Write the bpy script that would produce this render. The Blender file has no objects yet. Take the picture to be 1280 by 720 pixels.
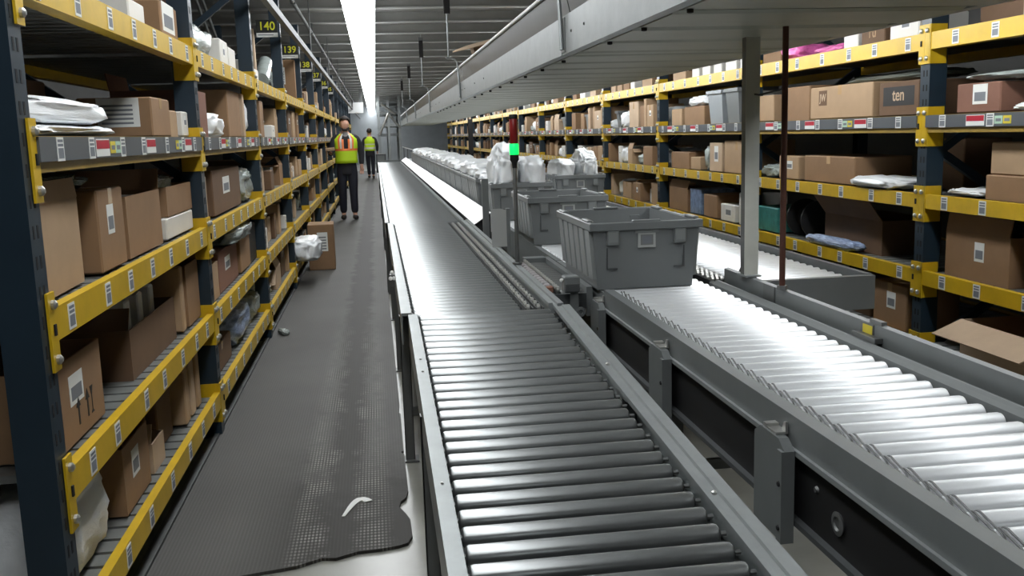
import bpy, bmesh, math, random
from mathutils import Vector, Matrix, noise
random.seed(11)
PI = math.pi
SC = bpy.context.scene
COL = SC.collection
V3 = Vector

# ------------------------------------------------------------------ helpers
def lin(c):
    c /= 255.0
    return c/12.92 if c <= 0.04045 else ((c+0.055)/1.055)**2.4
def rgb(r, g, b): return (lin(r), lin(g), lin(b), 1.0)

MATS = {}
def pm(name, col, rough=0.5, metal=0.0, var=0.0, nscale=6.0, bump=0.0, bscale=40.0, emit=None, estr=0.0, trans=0.0, alpha=1.0, stretch=None):
    if name in MATS: return MATS[name]
    m = bpy.data.materials.new(name); m.use_nodes = True
    nt = m.node_tree; b = nt.nodes['Principled BSDF']
    b.inputs['Base Color'].default_value = rgb(*col)
    b.inputs['Roughness'].default_value = rough
    b.inputs['Metallic'].default_value = metal
    if trans: b.inputs['Transmission Weight'].default_value = trans
    if alpha < 1: b.inputs['Alpha'].default_value = alpha
    if emit:
        b.inputs['Emission Color'].default_value = rgb(*emit); b.inputs['Emission Strength'].default_value = estr
    if var or bump:
        tc = nt.nodes.new('ShaderNodeTexCoord'); mp = nt.nodes.new('ShaderNodeMapping')
        nt.links.new(tc.outputs['Object'], mp.inputs['Vector'])
        if stretch: mp.inputs['Scale'].default_value = stretch
    if var:
        n = nt.nodes.new('ShaderNodeTexNoise'); n.inputs['Scale'].default_value = nscale; n.inputs['Detail'].default_value = 5
        n.inputs['Roughness'].default_value = 0.65
        nt.links.new(mp.outputs['Vector'], n.inputs['Vector'])
        r = nt.nodes.new('ShaderNodeValToRGB')
        c = rgb(*col)
        r.color_ramp.elements[0].position = 0.3; r.color_ramp.elements[1].position = 0.7
        r.color_ramp.elements[0].color = tuple(x*(1-var) for x in c[:3])+(1,)
        r.color_ramp.elements[1].color = tuple(min(1, x*(1+var*0.7)) for x in c[:3])+(1,)
        nt.links.new(n.outputs['Fac'], r.inputs['Fac']); nt.links.new(r.outputs['Color'], b.inputs['Base Color'])
    if bump:
        n2 = nt.nodes.new('ShaderNodeTexNoise'); n2.inputs['Scale'].default_value = bscale; n2.inputs['Detail'].default_value = 3
        nt.links.new(mp.outputs['Vector'], n2.inputs['Vector'])
        bp = nt.nodes.new('ShaderNodeBump'); bp.inputs['Strength'].default_value = bump; bp.inputs['Distance'].default_value = 0.01
        nt.links.new(n2.outputs['Fac'], bp.inputs['Height']); nt.links.new(bp.outputs['Normal'], b.inputs['Normal'])
    MATS[name] = m
    return m

class MB:
    """collects geometry for ONE mesh; several material slots allowed"""
    def __init__(s): s.v = []; s.f = []; s.mi = []; s.mats = []
    def slot(s, m):
        if m not in s.mats: s.mats.append(m)
        return s.mats.index(m)
    def add(s, vs, fs, m):
        k = len(s.v); i = s.slot(m)
        s.v += [tuple(v) for v in vs]
        for f in fs: s.f.append([a+k for a in f]); s.mi.append(i)
    def box(s, x0, x1, y0, y1, z0, z1, m, M=None, taper=None):
        vs = [V3((x, y, z)) for z in (z0, z1) for y in (y0, y1) for x in (x0, x1)]
        if M: vs = [M @ v for v in vs]
        s.add(vs, [(0,2,3,1), (4,5,7,6), (0,1,5,4), (1,3,7,5), (3,2,6,7), (2,0,4,6)], m)
    def cham(s, x0, x1, y0, y1, z0, z1, c, m, M=None):
        """box with chamfered edges"""
        vs = []; X = (x0, x1); Y = (y0, y1); Z = (z0, z1)
        bm = bmesh.new(); bmesh.ops.create_cube(bm, size=1)
        for v in bm.verts: v.co = V3((X[v.co.x > 0], Y[v.co.y > 0], Z[v.co.z > 0]))
        bmesh.ops.bevel(bm, geom=list(bm.edges), offset=c, segments=1, affect='EDGES')
        s.bm(bm, m, M)
    def bm(s, bm, m, M=None):
        bm.verts.index_update()
        s.add([(M @ v.co) if M else v.co.copy() for v in bm.verts], [[v.index for v in f.verts] for f in bm.faces], m); bm.free()
    def prism(s, prof, axis, a, b, m, M=None):
        """profile polygon (2D) extruded along axis; for 'y' prof=(x,z), 'x' prof=(y,z), 'z' prof=(x,y)"""
        def P(p, t): return V3((p[0], t, p[1])) if axis == 'y' else V3((t, p[0], p[1])) if axis == 'x' else V3((p[0], p[1], t))
        n = len(prof); vs = [P(p, a) for p in prof]+[P(p, b) for p in prof]
        if M: vs = [M @ v for v in vs]
        s.add(vs, [list(range(n))[::-1], list(range(n, 2*n))]+[(i, (i+1) % n, n+(i+1) % n, n+i) for i in range(n)], m)
    def cyl(s, p0, p1, r, m, n=12, r1=None, cap=True):
        p0 = V3(p0); p1 = V3(p1); d = (p1-p0).normalized()
        u = d.orthogonal().normalized(); w = d.cross(u); r1 = r if r1 is None else r1
        vs = [p0+(u*math.cos(2*PI*i/n)+w*math.sin(2*PI*i/n))*r for i in range(n)]+[p1+(u*math.cos(2*PI*i/n)+w*math.sin(2*PI*i/n))*r1 for i in range(n)]
        fs = [(i, (i+1) % n, n+(i+1) % n, n+i) for i in range(n)]
        if cap: fs += [list(range(n))[::-1], list(range(n, 2*n))]
        s.add(vs, fs, m)
    def lathe(s, p0, d, prof, m, n=16):
        """prof: list of (t, r) along direction d from p0"""
        p0 = V3(p0); d = V3(d).normalized(); u = d.orthogonal().normalized(); w = d.cross(u)
        vs = [p0+d*t+(u*math.cos(2*PI*i/n)+w*math.sin(2*PI*i/n))*r for t, r in prof for i in range(n)]
        fs = [(k*n+i, k*n+(i+1) % n, (k+1)*n+(i+1) % n, (k+1)*n+i) for k in range(len(prof)-1) for i in range(n)]
        fs += [list(range(n))[::-1], list(range((len(prof)-1)*n, len(prof)*n))]
        s.add(vs, fs, m)
    def tube(s, pts, r, m, n=8, closed=False):
        pts = [V3(p) for p in pts]; N = len(pts); vs = []; fs = []; u = None
        for i, p in enumerate(pts):
            a = pts[(i-1) % N] if (closed or i) else p
            b = pts[(i+1) % N] if (closed or i < N-1) else p
            d = (b-a).normalized()
            u = d.orthogonal().normalized() if u is None else (u-d*u.dot(d)).normalized()
            w = d.cross(u)
            vs += [p+(u*math.cos(2*PI*k/n)+w*math.sin(2*PI*k/n))*r for k in range(n)]
        for i in range(N if closed else N-1):
            j = (i+1) % N
            fs += [(i*n+k, i*n+(k+1) % n, j*n+(k+1) % n, j*n+k) for k in range(n)]
        if not closed: fs += [list(range(n))[::-1], list(range((N-1)*n, N*n))]
        s.add(vs, fs, m)
    def quad(s, vs, m): s.add(vs, [(0, 1, 2, 3)], m)
    def mesh(s, name, smooth=True):
        me = bpy.data.meshes.new(name); me.from_pydata(s.v, [], s.f)
        for m in s.mats: me.materials.append(m)
        me.polygons.foreach_set('material_index', s.mi)
        if smooth:
            me.polygons.foreach_set('use_smooth', [True]*len(s.f)); me.update(); me.set_sharp_from_angle(angle=0.6)
        me.update()
        return me
    def build(s, name, parent=None, loc=None, smooth=True):
        return link(name, s.mesh(name, smooth), parent, loc)

def link(name, me, parent=None, loc=None, rz=0.0, scale=None):
    o = bpy.data.objects.new(name, me); COL.objects.link(o)
    if parent: o.parent = parent
    if loc is not None: o.location = loc
    if rz: o.rotation_euler.z = rz
    if scale is not None: o.scale = scale
    return o
def tag(o, label, cat, group=None, kind=None):
    o['label'] = label; o['category'] = cat
    if group: o['group'] = group
    if kind: o['kind'] = kind
    return o
def thing(name, label, cat, loc=(0, 0, 0), rz=0.0, group=None):
    return tag(link(name, None, None, loc, rz), label, cat, group)
def struct(o): o['kind'] = 'structure'; return o
def copy_tree(o, parent=None):
    c = o.copy(); COL.objects.link(c)
    if parent: c.parent = parent
    for ch in list(KIDS.get(o, [])) or list(o.children): copy_tree(ch, c)
    return c
KIDS = {}
ORD = ['first', 'second', 'third', 'fourth', 'fifth', 'sixth', 'seventh', 'eighth', 'ninth', 'tenth', 'eleventh', 'twelfth', 'thirteenth', 'fourteenth', 'fifteenth', 'sixteenth', 'seventeenth', 'eighteenth', 'nineteenth', 'twentieth']

TXT = {}
def text_mesh(body, size, mat, name):
    key = (body, size, mat.name)
    if key in TXT: return TXT[key]
    cu = bpy.data.curves.new(name, 'FONT'); cu.body = body; cu.size = size; cu.align_x = 'CENTER'; cu.align_y = 'CENTER'; cu.extrude = 0.0008; cu.offset = size*0.012
    o = bpy.data.objects.new(name, cu); COL.objects.link(o)
    dg = bpy.context.evaluated_depsgraph_get(); dg.update()
    me = bpy.data.meshes.new_from_object(o.evaluated_get(dg))
    bpy.data.objects.remove(o); me.materials.clear(); me.materials.append(mat)
    TXT[key] = me
    return me

# ------------------------------------------------------------------ camera
CAM_H = 1.52
def camera():
    f = 1200.0; yaw, pit, roll = (math.radians(a) for a in (7.76, 9.15, -1.75))
    cy, sy, cp, sp, cr, sr = math.cos(yaw), math.sin(yaw), math.cos(pit), math.sin(pit), math.cos(roll), math.sin(roll)
    fw = V3((sy*cp, cy*cp, -sp)); rt = V3((cy, -sy, 0)); up = rt.cross(fw)
    r2 = rt*cr+up*sr; u2 = up*cr-rt*sr
    cam = bpy.data.cameras.new('camera'); cam.sensor_width = 36; cam.lens = f/1280*36; cam.clip_end = 200; cam.clip_start = 0.05
    o = bpy.data.objects.new('camera', cam); COL.objects.link(o)
    M = Matrix((r2, u2, -fw)).transposed().to_4x4(); M.translation = V3((0, 0, CAM_H))
    o.matrix_world = M; SC.camera = o
camera()

# ------------------------------------------------------------------ materials
YEL = pm('yellow_paint', (205, 168, 26), 0.42, 0, 0.14, 5)
YELD = pm('ochre_worn_paint', (150, 122, 48), 0.5, 0, 0.2, 5)
NAVY = pm('navy_paint', (30, 46, 58), 0.4, 0, 0.12, 5)
SLOT = pm('slot_shadow_black', (10, 11, 13), 0.8)
STEEL = pm('galvanised_steel', (152, 157, 157), 0.42, 0.5, 0.10, 9)
STEELD = pm('dull_grey_steel', (112, 114, 113), 0.45, 0.55, 0.15, 7)
ROLL = pm('worn_roller_steel', (150, 153, 153), 0.33, 0.82, 0.16, 5, stretch=(1, 5, 5))
ROLLB = pm('bright_zinc_roller', (230, 233, 235), 0.40, 0.6, 0.04, 5)
GREYP = pm('grey_enamel', (108, 112, 112), 0.42, 0.1, 0.08, 6)
GREYPD = pm('dark_grey_enamel', (72, 75, 76), 0.5, 0.1, 0.1, 6)
BLACK = pm('black_rubber', (18, 18, 19), 0.6)
DECK = pm('dark_deck_steel', (116, 118, 116), 0.45, 0.3, 0.2, 8)
BOLT = pm('bolt_zinc', (190, 190, 186), 0.35, 0.8)
WHITE = pm('white_paper', (225, 226, 222), 0.6)
WHITEP = pm('white_enamel', (232, 234, 234), 0.35, 0.0, 0.03, 4)
INK = pm('label_ink_grey', (120, 124, 130), 0.7)
INKB = pm('ink_black', (24, 22, 22), 0.7)
RED = pm('red_tag', (178, 24, 48), 0.5)
TOTE = pm('tote_grey_plastic', (116, 120, 121), 0.38, 0, 0.05, 6)
TOTEI = pm('tote_rib_grey', (128, 132, 132), 0.38, 0, 0.05, 6)
TONES = {'brown': pm('cardboard_brown', (143, 112, 82), 0.75, 0, 0.10, 5), 'tan': pm('cardboard_tan', (172, 144, 113), 0.75, 0, 0.08, 5),
         'dark brown': pm('cardboard_dark', (106, 81, 60), 0.8, 0, 0.12, 5), 'pale brown': pm('cardboard_pale', (188, 164, 138), 0.75, 0, 0.08, 5),
         'reddish brown': pm('cardboard_reddish', (128, 90, 74), 0.8, 0, 0.1, 5), 'white': pm('white_card', (218, 216, 210), 0.55, 0, 0.05, 5),
         'grey': pm('grey_card', (140, 140, 138), 0.6, 0, 0.06, 5), 'teal': pm('teal_print_card', (58, 128, 122), 0.5, 0, 0.35, 14),
         'black': pm('black_card', (34, 33, 34), 0.6), 'blue': pm('blue_white_print', (120, 140, 172), 0.5, 0, 0.55, 18)}
INSIDE = pm('cardboard_inside', (128, 98, 70), 0.85)
TAPE = pm('packing_tape', (190, 158, 118), 0.22)
BAGW = pm('white_poly_bag', (238, 241, 243), 0.32, 0, 0.04, 7, 0.25, 22)
BAGC = pm('clear_film_bag', (178, 188, 184), 0.15, 0, 0.15, 9, 0.5, 20, trans=0.25)
BAGG = pm('greenish_film_bag', (112, 122, 112), 0.2, 0, 0.2, 8, 0.5, 18)
BAGB = pm('dark_bag', (44, 46, 54), 0.25, 0, 0.4, 9, 0.6, 16)
BAGBL = pm('blue_white_bag', (150, 168, 200), 0.25, 0, 0.55, 9, 0.6, 16)
PINK = pm('pink_film', (226, 110, 178), 0.3, 0, 0.2, 12)
BURG = pm('burgundy_cloth', (84, 44, 52), 0.8, 0, 0.2, 9)

# ------------------------------------------------------------------ setting
def floor_material():
    m = bpy.data.materials.new('sealed_concrete'); m.use_nodes = True; nt = m.node_tree; b = nt.nodes['Principled BSDF']
    tc = nt.nodes.new('ShaderNodeTexCoord'); n = nt.nodes.new('ShaderNodeTexNoise'); n.inputs['Scale'].default_value = 2.2; n.inputs['Detail'].default_value = 7
    nt.links.new(tc.outputs['Object'], n.inputs['Vector'])
    r = nt.nodes.new('ShaderNodeValToRGB'); r.color_ramp.elements[0].position = .3; r.color_ramp.elements[1].position = .72
    r.color_ramp.elements[0].color = rgb(112, 112, 105); r.color_ramp.elements[1].color = rgb(150, 150, 142)
    nt.links.new(n.outputs['Fac'], r.inputs['Fac']); nt.links.new(r.outputs['Color'], b.inputs['Base Color'])
    b.inputs['Roughness'].default_value = 0.28
    return m
def mat_material():
    """dark rubber with lengthwise ribs; a worn lane down the middle shows rows of pale diamond studs"""
    m = bpy.data.materials.new('ribbed_rubber_mat'); m.use_nodes = True; nt = m.node_tree; b = nt.nodes['Principled BSDF']; L = nt.links.new
    tc = nt.nodes.new('ShaderNodeTexCoord'); sx = nt.nodes.new('ShaderNodeSeparateXYZ'); L(tc.outputs['Object'], sx.inputs[0])
    def mth(op, a, c=None, clamp=False):
        k = nt.nodes.new('ShaderNodeMath'); k.operation = op; k.use_clamp = clamp
        for i, q in enumerate((a, c)):
            if q is None: continue
            if isinstance(q, (int, float)): k.inputs[i].default_value = q
            else: L(q, k.inputs[i])
        return k.outputs[0]
    X, Y = sx.outputs['X'], sx.outputs['Y']
    rib = mth('SINE', mth('MULTIPLY', X, 2*PI/0.014))
    st = mth('MULTIPLY', mth('SINE', mth('MULTIPLY', mth('ADD', X, mth('MULTIPLY', Y, .5)), 2*PI/.028)), mth('SINE', mth('MULTIPLY', mth('SUBTRACT', X, mth('MULTIPLY', Y, .5)), 2*PI/.028)))
    stud = mth('MULTIPLY', mth('SUBTRACT', st, .1), 6, True)
    n = nt.nodes.new('ShaderNodeTexNoise'); n.inputs['Scale'].default_value = 3.0; n.inputs['Detail'].default_value = 9; n.inputs['Roughness'].default_value = .75; L(tc.outputs['Object'], n.inputs['Vector'])
    nz = mth('MULTIPLY', mth('SUBTRACT', n.outputs['Fac'], .5), 2.4)
    def lane(c, w): return mth('SUBTRACT', 1, mth('DIVIDE', mth('ABSOLUTE', mth('SUBTRACT', X, c)), w))
    dl = mth('MULTIPLY', mth('ADD', lane(-.21, .13), nz), 2.5, True)                       # worn dark lane down the middle
    nr = mth('MULTIPLY', mth('MULTIPLY', mth('SUBTRACT', mth('ADD', 4.75, mth('MULTIPLY', nz, .5)), Y), 1.2, True), mth('MULTIPLY', mth('ADD', X, .62), 3.5, True))
    dark = mth('MAXIMUM', mth('MULTIPLY', dl, .85), nr)
    edge = mth('MULTIPLY', mth('SUBTRACT', .62, mth('ABSOLUTE', mth('SUBTRACT', mth('ADD', mth('MULTIPLY', mth('ABSOLUTE', mth('SUBTRACT', X, -.21)), 7), mth('MULTIPLY', nz, .6)), .85))), 3, True)
    fac = mth('MULTIPLY', mth('MULTIPLY', edge, stud), mth('MULTIPLY', mth('MULTIPLY', mth('SUBTRACT', 9, Y), .3, True), mth('MULTIPLY', mth('SUBTRACT', n.outputs['Fac'], .40), 5, True)))
    n2 = nt.nodes.new('ShaderNodeTexNoise'); n2.inputs['Scale'].default_value = 1.1; n2.inputs['Detail'].default_value = 6; L(tc.outputs['Object'], n2.inputs['Vector'])
    b0 = nt.nodes.new('ShaderNodeMix'); b0.data_type = 'RGBA'
    b0.inputs[6].default_value = rgb(70, 69, 66); b0.inputs[7].default_value = rgb(102, 101, 98)
    L(mth('ADD', mth('MULTIPLY', n2.outputs['Fac'], .8), mth('MULTIPLY', rib, .12)), b0.inputs[0])
    base = nt.nodes.new('ShaderNodeMix'); base.data_type = 'RGBA'; base.inputs[7].default_value = rgb(46, 44, 40)
    L(b0.outputs[2], base.inputs[6]); L(dark, base.inputs[0])
    mx = nt.nodes.new('ShaderNodeMix'); mx.data_type = 'RGBA'; mx.inputs[7].default_value = rgb(132, 131, 125)
    L(base.outputs[2], mx.inputs[6]); L(fac, mx.inputs[0]); L(mx.outputs[2], b.inputs['Base Color'])
    b.inputs['Roughness'].default_value = .62; b.inputs['Specular IOR Level'].default_value = .3
    bp = nt.nodes.new('ShaderNodeBump'); bp.inputs['Strength'].default_value = .15; bp.inputs['Distance'].default_value = .004
    L(mth('ADD', mth('MULTIPLY', rib, .3), mth('MULTIPLY', fac, 1.0)), bp.inputs['Height']); L(bp.outputs['Normal'], b.inputs['Normal'])
    return m
YB, YE, XL, XR, ZC = -5.0, 56.0, -2.7, 5.0, 3.22
w = MB(); w.box(XL-.2, XR+.2, YB-.2, YE+.2, -.2, 0, floor_material()); struct(w.build('floor', smooth=False))
WALLM = pm('wall_paint_grey', (92, 92, 90), 0.8, 0, 0.1, 2)
w = MB(); w.box(XL-.2, XL, YB, YE, 0, 3.6, WALLM); struct(w.build('wall_left', smooth=False))
w = MB(); w.box(XR, XR+.2, YB, YE, 0, 3.6, WALLM); struct(w.build('wall_right', smooth=False))
w = MB(); w.box(XL-.2, XR+.2, YE, YE+.2, 0, 3.6, pm('far_wall_haze', (168, 174, 178), .7, 0, .1, 2)); struct(w.build('wall_far', smooth=False))  # paler than the other walls: bright far-end haze put into its colour
w = MB(); w.box(XL-.2, XR+.2, YB-.2, YB, 0, 3.6, WALLM); struct(w.build('wall_behind', smooth=False))
CEIL = pm('ceiling_deck_grey', (138, 138, 134), 0.6, 0.1, 0.16, 1.5)
CEILR = pm('ceiling_joist_light', (176, 177, 174), 0.5, 0.2)
w = MB(); w.box(XL-.2, XR+.2, YB-.2, YE+.2, ZC+.16, ZC+.36, CEIL)
y = YB+.6
while y < YE:      # joists: dark web with a pale lower flange, part of the deck
    w.box(XL, XR, y-.012, y+.012, ZC+.02, ZC+.16, CEIL); w.box(XL, XR, y-.045, y+.045, ZC, ZC+.02, CEILR)
    y += 1.62
struct(w.build('ceiling', smooth=False))
# steel edging along the left rack foot
w = MB(); w.box(-.925, -.885, 1.5, 45, 0, .018, STEELD); struct(w.build('trim_1', smooth=False))

# walkway mat, torn at its near end
rnd = random.Random(4)
right = [(.045, 45), (.05, 20), (.055, 9), (.06, 5.4), (.050, 5.18), (.062, 5.16), (.06, 4.52), (.045, 4.5), (.062, 4.47), (.064, 3.98), (.052, 3.90), (.028, 3.86), (.022, 3.80), (.045, 3.73), (.062, 3.66), (.064, 3.50), (.045, 3.44), (.010, 3.42)]
near = [(-.06, 3.405), (-.14, 3.40), (-.22, 3.36), (-.27, 3.37), (-.36, 3.32), (-.46, 3.30), (-.6, 3.27), (-.75, 3.26), (-.88, 3.24)]
outline = right+near+[(-.88, 45)]
w = MB(); MATM = mat_material(); w.prism(outline, 'z', 0.001, .013, MATM)
tag(w.build('floor_mat', smooth=False), 'long dark ribbed rubber mat covering the walkway, torn near end', 'mat')

# ------------------------------------------------------------------ racks
LEV_L = [(1.90, 1.985), (1.455, 1.55), (1.01, 1.10), (.565, .655), (.155, .24)]
LEV_R = [(1.90, 1.99), (1.455, 1.55), (1.04, 1.118), (.612, .692), (.215, .29)]
LEVN = ['top', 'eye-level', 'waist-high', 'knee-high', 'bottom']
PL, PR = 2.46, 2.53
Y0L, Y0R = 2.55, 2.43
POST_D, POST_W, PH = .10, .09, 2.92

def lab_mesh():
    b = MB(); b.box(-.001, .001, -.029, .029, -.036, .036, WHITE)
    for k in range(2): b.box(.001, .0016, -.022, .022, .008+.013*k, .016+.013*k, INK)
    b.box(.001, .0016, -.022, .022, -.028, .003, INK)
    return b.mesh('location_label', False)
LAB = lab_mesh()
b = MB(); b.box(-.001, .001, -.075, .075, -.03, .03, WHITE); b.box(.001, .0016, -.072, .072, -.004, .026, RED); REDTAG = b.mesh('red_tag', False)
b = MB(); b.box(-.001, .001, -.03, .03, -.024, .024, pm('yellow_sticker', (214, 196, 60), .6)); b.box(.001, .0016, -.02, .02, -.01, .008, INK); YTAG = b.mesh('yellow_tag', False)
b = MB(); b.box(-.001, .001, -.03, .03, -.024, .024, pm('green_sticker', (176, 206, 184), .6)); b.box(.001, .0016, -.02, .02, -.01, .008, INK); GTAG = b.mesh('green_tag', False)

def upright(root, y, far, simple):
    """front and rear posts and bracing; local frame: x=0 is the aisle face, +x goes into the rack"""
    sid = root['side']
    b = MB(); t = .004
    b.box(0, t, y, y+POST_W, 0, PH, NAVY); b.box(t, POST_D, y, y+t, 0, PH, NAVY); b.box(t, POST_D, y+POST_W-t, y+POST_W, 0, PH, NAVY)
    b.box(-.004, POST_D+.02, y-.02, y+POST_W+.02, 0, .008, NAVY)
    if not simple:
        z = .12
        while z < PH-.1:
            for yy in (.026, .056): b.box(-.0008, .0, y+yy-.006, y+yy+.006, z, z+.034, SLOT)
            z += .078
    b.build('front_post', root, smooth=False)
    b = MB(); b.box(1.0, 1.0+t, y, y+POST_W, 0, PH, NAVY); b.box(.92, 1.0, y, y+t, 0, PH, NAVY); b.box(.92, 1.0, y+POST_W-t, y+POST_W, 0, PH, NAVY); b.build('rear_post', root, smooth=False)
    for z0, z1 in ((.25, .8), (1.35, .8), (1.35, 1.95), (2.6, 1.95)):
        b = MB(); a = V3((POST_D, y+.045, z0)); c = V3((.93, y+.045, z1)); d = (c-a); L = d.length; ang = math.atan2(d.z, d.x)
        b.box(0, L, -.02, .02, -.022, .022, NAVY, Matrix.Translation(a) @ Matrix.Rotation(-ang, 4, 'Y')); b.build('brace', root, smooth=False)

def rack_bay(side, i, y0, pitch, levels, last=False, simple=False, seed=0):
    rnd = random.Random(seed)
    xs = 1 if side == 'right' else -1
    x0 = 3.0 if side == 'right' else -.87
    o = thing('shelving_bay', '%s bay of the %s rack counted from the camera, navy posts and yellow beams' % (ORD[i], side), 'shelving rack', (x0, 0, 0), 0, '%s rack bays' % side)
    o['side'] = side
    if xs < 0: o.scale.x = 1
    root = o
    # local x is world x minus x0; mirror manually
    class Mir:                     # builds with x mirrored for the left rack
        pass
    yb0 = y0+POST_W; yb1 = y0+pitch
    start = len(bpy.data.objects)
    upright(root, y0, False, simple)
    if last: upright(root, yb1, True, simple)
    for li, (z0, z1) in enumerate(levels):
        grey = li == 1
        c = YELD if grey else YEL
        b = MB(); a, e = yb0-.001, yb1-.0015
        # stepped box section: tall face and a ledge behind the top edge
        prof = [(-.006, z0), (.05, z0), (.05, z1-.022), (.026, z1-.022), (.026, z1), (-.006, z1)]
        b.prism(prof, 'y', a, e, c)
        beam = b.build('shelf_beam', root, smooth=False)
        b = MB(); b.box(.93, .985, a, e, z0, z1, c); b.build('rear_beam', root, smooth=False)
        for yy, s in ((y0, 1), (yb1, -1)):           # hook plates at both ends, wrapping the post
            if yy != y0 and not last and simple: continue
            b = MB(); zc0, zc1 = z0-.075, z1+.045
            if s > 0:
                b.box(-.009, -.002, y0+.046, y0+POST_W+.012, zc0, zc1, YEL); b.box(-.014, -.009, y0+.07, y0+.082, z0+.02, z0+.05, SLOT)
            else:
                b.box(-.009, -.002, yb1-.012, yb1+.044, zc0, zc1, YEL); b.box(-.009, POST_D-.01, yb1-.006, yb1-.001, zc0, zc1, YEL)
                b.box(.045, .057, yb1-.0075, yb1-.006, z0+.0, z0+.045, SLOT)
            h = b.build('beam_connector', root, smooth=False)
            if not simple:
                for zz in (z0-.045, z1+.012):
                    b = MB(); yc = y0+.075 if s > 0 else yb1+.02
                    b.lathe((-.009, yc, zz), (-1, 0, 0), [(0, .013), (.008, .013), (.014, .006)], BOLT, 10); b.build('bolt', h)
        # deck of cross slats
        b = MB(); yy = yb0+.01
        while yy < yb1-.08:
            b.box(.03, .95, yy, yy+.085, z1-.03, z1-.008, DECK); yy += .105
        b.build('shelf_deck', root, smooth=False)
        if grey:
            b = MB(); b.box(-.016, -.006, yb0, yb1, z0+.028, z1-.002, pm('grey_label_strip', (84, 88, 92), .45)); strip = b.build('label_strip', root, smooth=False)
        n = 7 if not simple else 6
        for k in range(n):
            yy = yb0+(k+.35+.25*rnd.random())*(pitch-.1)/n
            par = strip if grey else beam
            off = -.0165 if grey else -.0068
            zc = (z0+z1)/2+(.012 if grey else 0)
            l = link('location_label', LAB, par, (off, yy, zc)); l.scale = (-1, 1, .9 if grey else 1); l['flip'] = 1
            if grey and k % 2 == 1: q = link('red_tag', REDTAG, par, (off, yy+.12, zc)); q.scale = (-1, 1, .9); q['flip'] = 1
            if grey and k % 3 == 2:
                q = link('green_tag', GTAG, par, (off, yy-.065, zc)); q.scale = (-1, 1, .8); q['flip'] = 1
                q = link('yellow_tag', YTAG, par, (off, yy-.13, zc)); q.scale = (-1, 1, .8); q['flip'] = 1
    if xs < 0:                     # mirror every mesh of this bay across its aisle face
        done = set()
        def walk(ob):
            for ch in ob.children:
                if ch.get('flip'):
                    ch.location.x = -ch.location.x; ch.scale.x = 1
                elif ch.data and ch.data.name not in done:
                    done.add(ch.data.name)
                    for v in ch.data.vertices: v.co.x = -v.co.x
                    ch.data.flip_normals()
                walk(ch)
        walk(root)
    def clean(ob):
        for ch in ob.children:
            if 'flip' in ch: del ch['flip']
            clean(ch)
    clean(root); del root['side']
    return root
NL, NR = 14, 15
for i in range(NL): rack_bay('left', i, Y0L+PL*i, PL, LEV_L, i == NL-1, i >= 5, 100+i)
for i in range(NR): rack_bay('right', i, Y0R+PR*i, PR, LEV_R, i == NR-1, i >= 6, 200+i)

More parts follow.
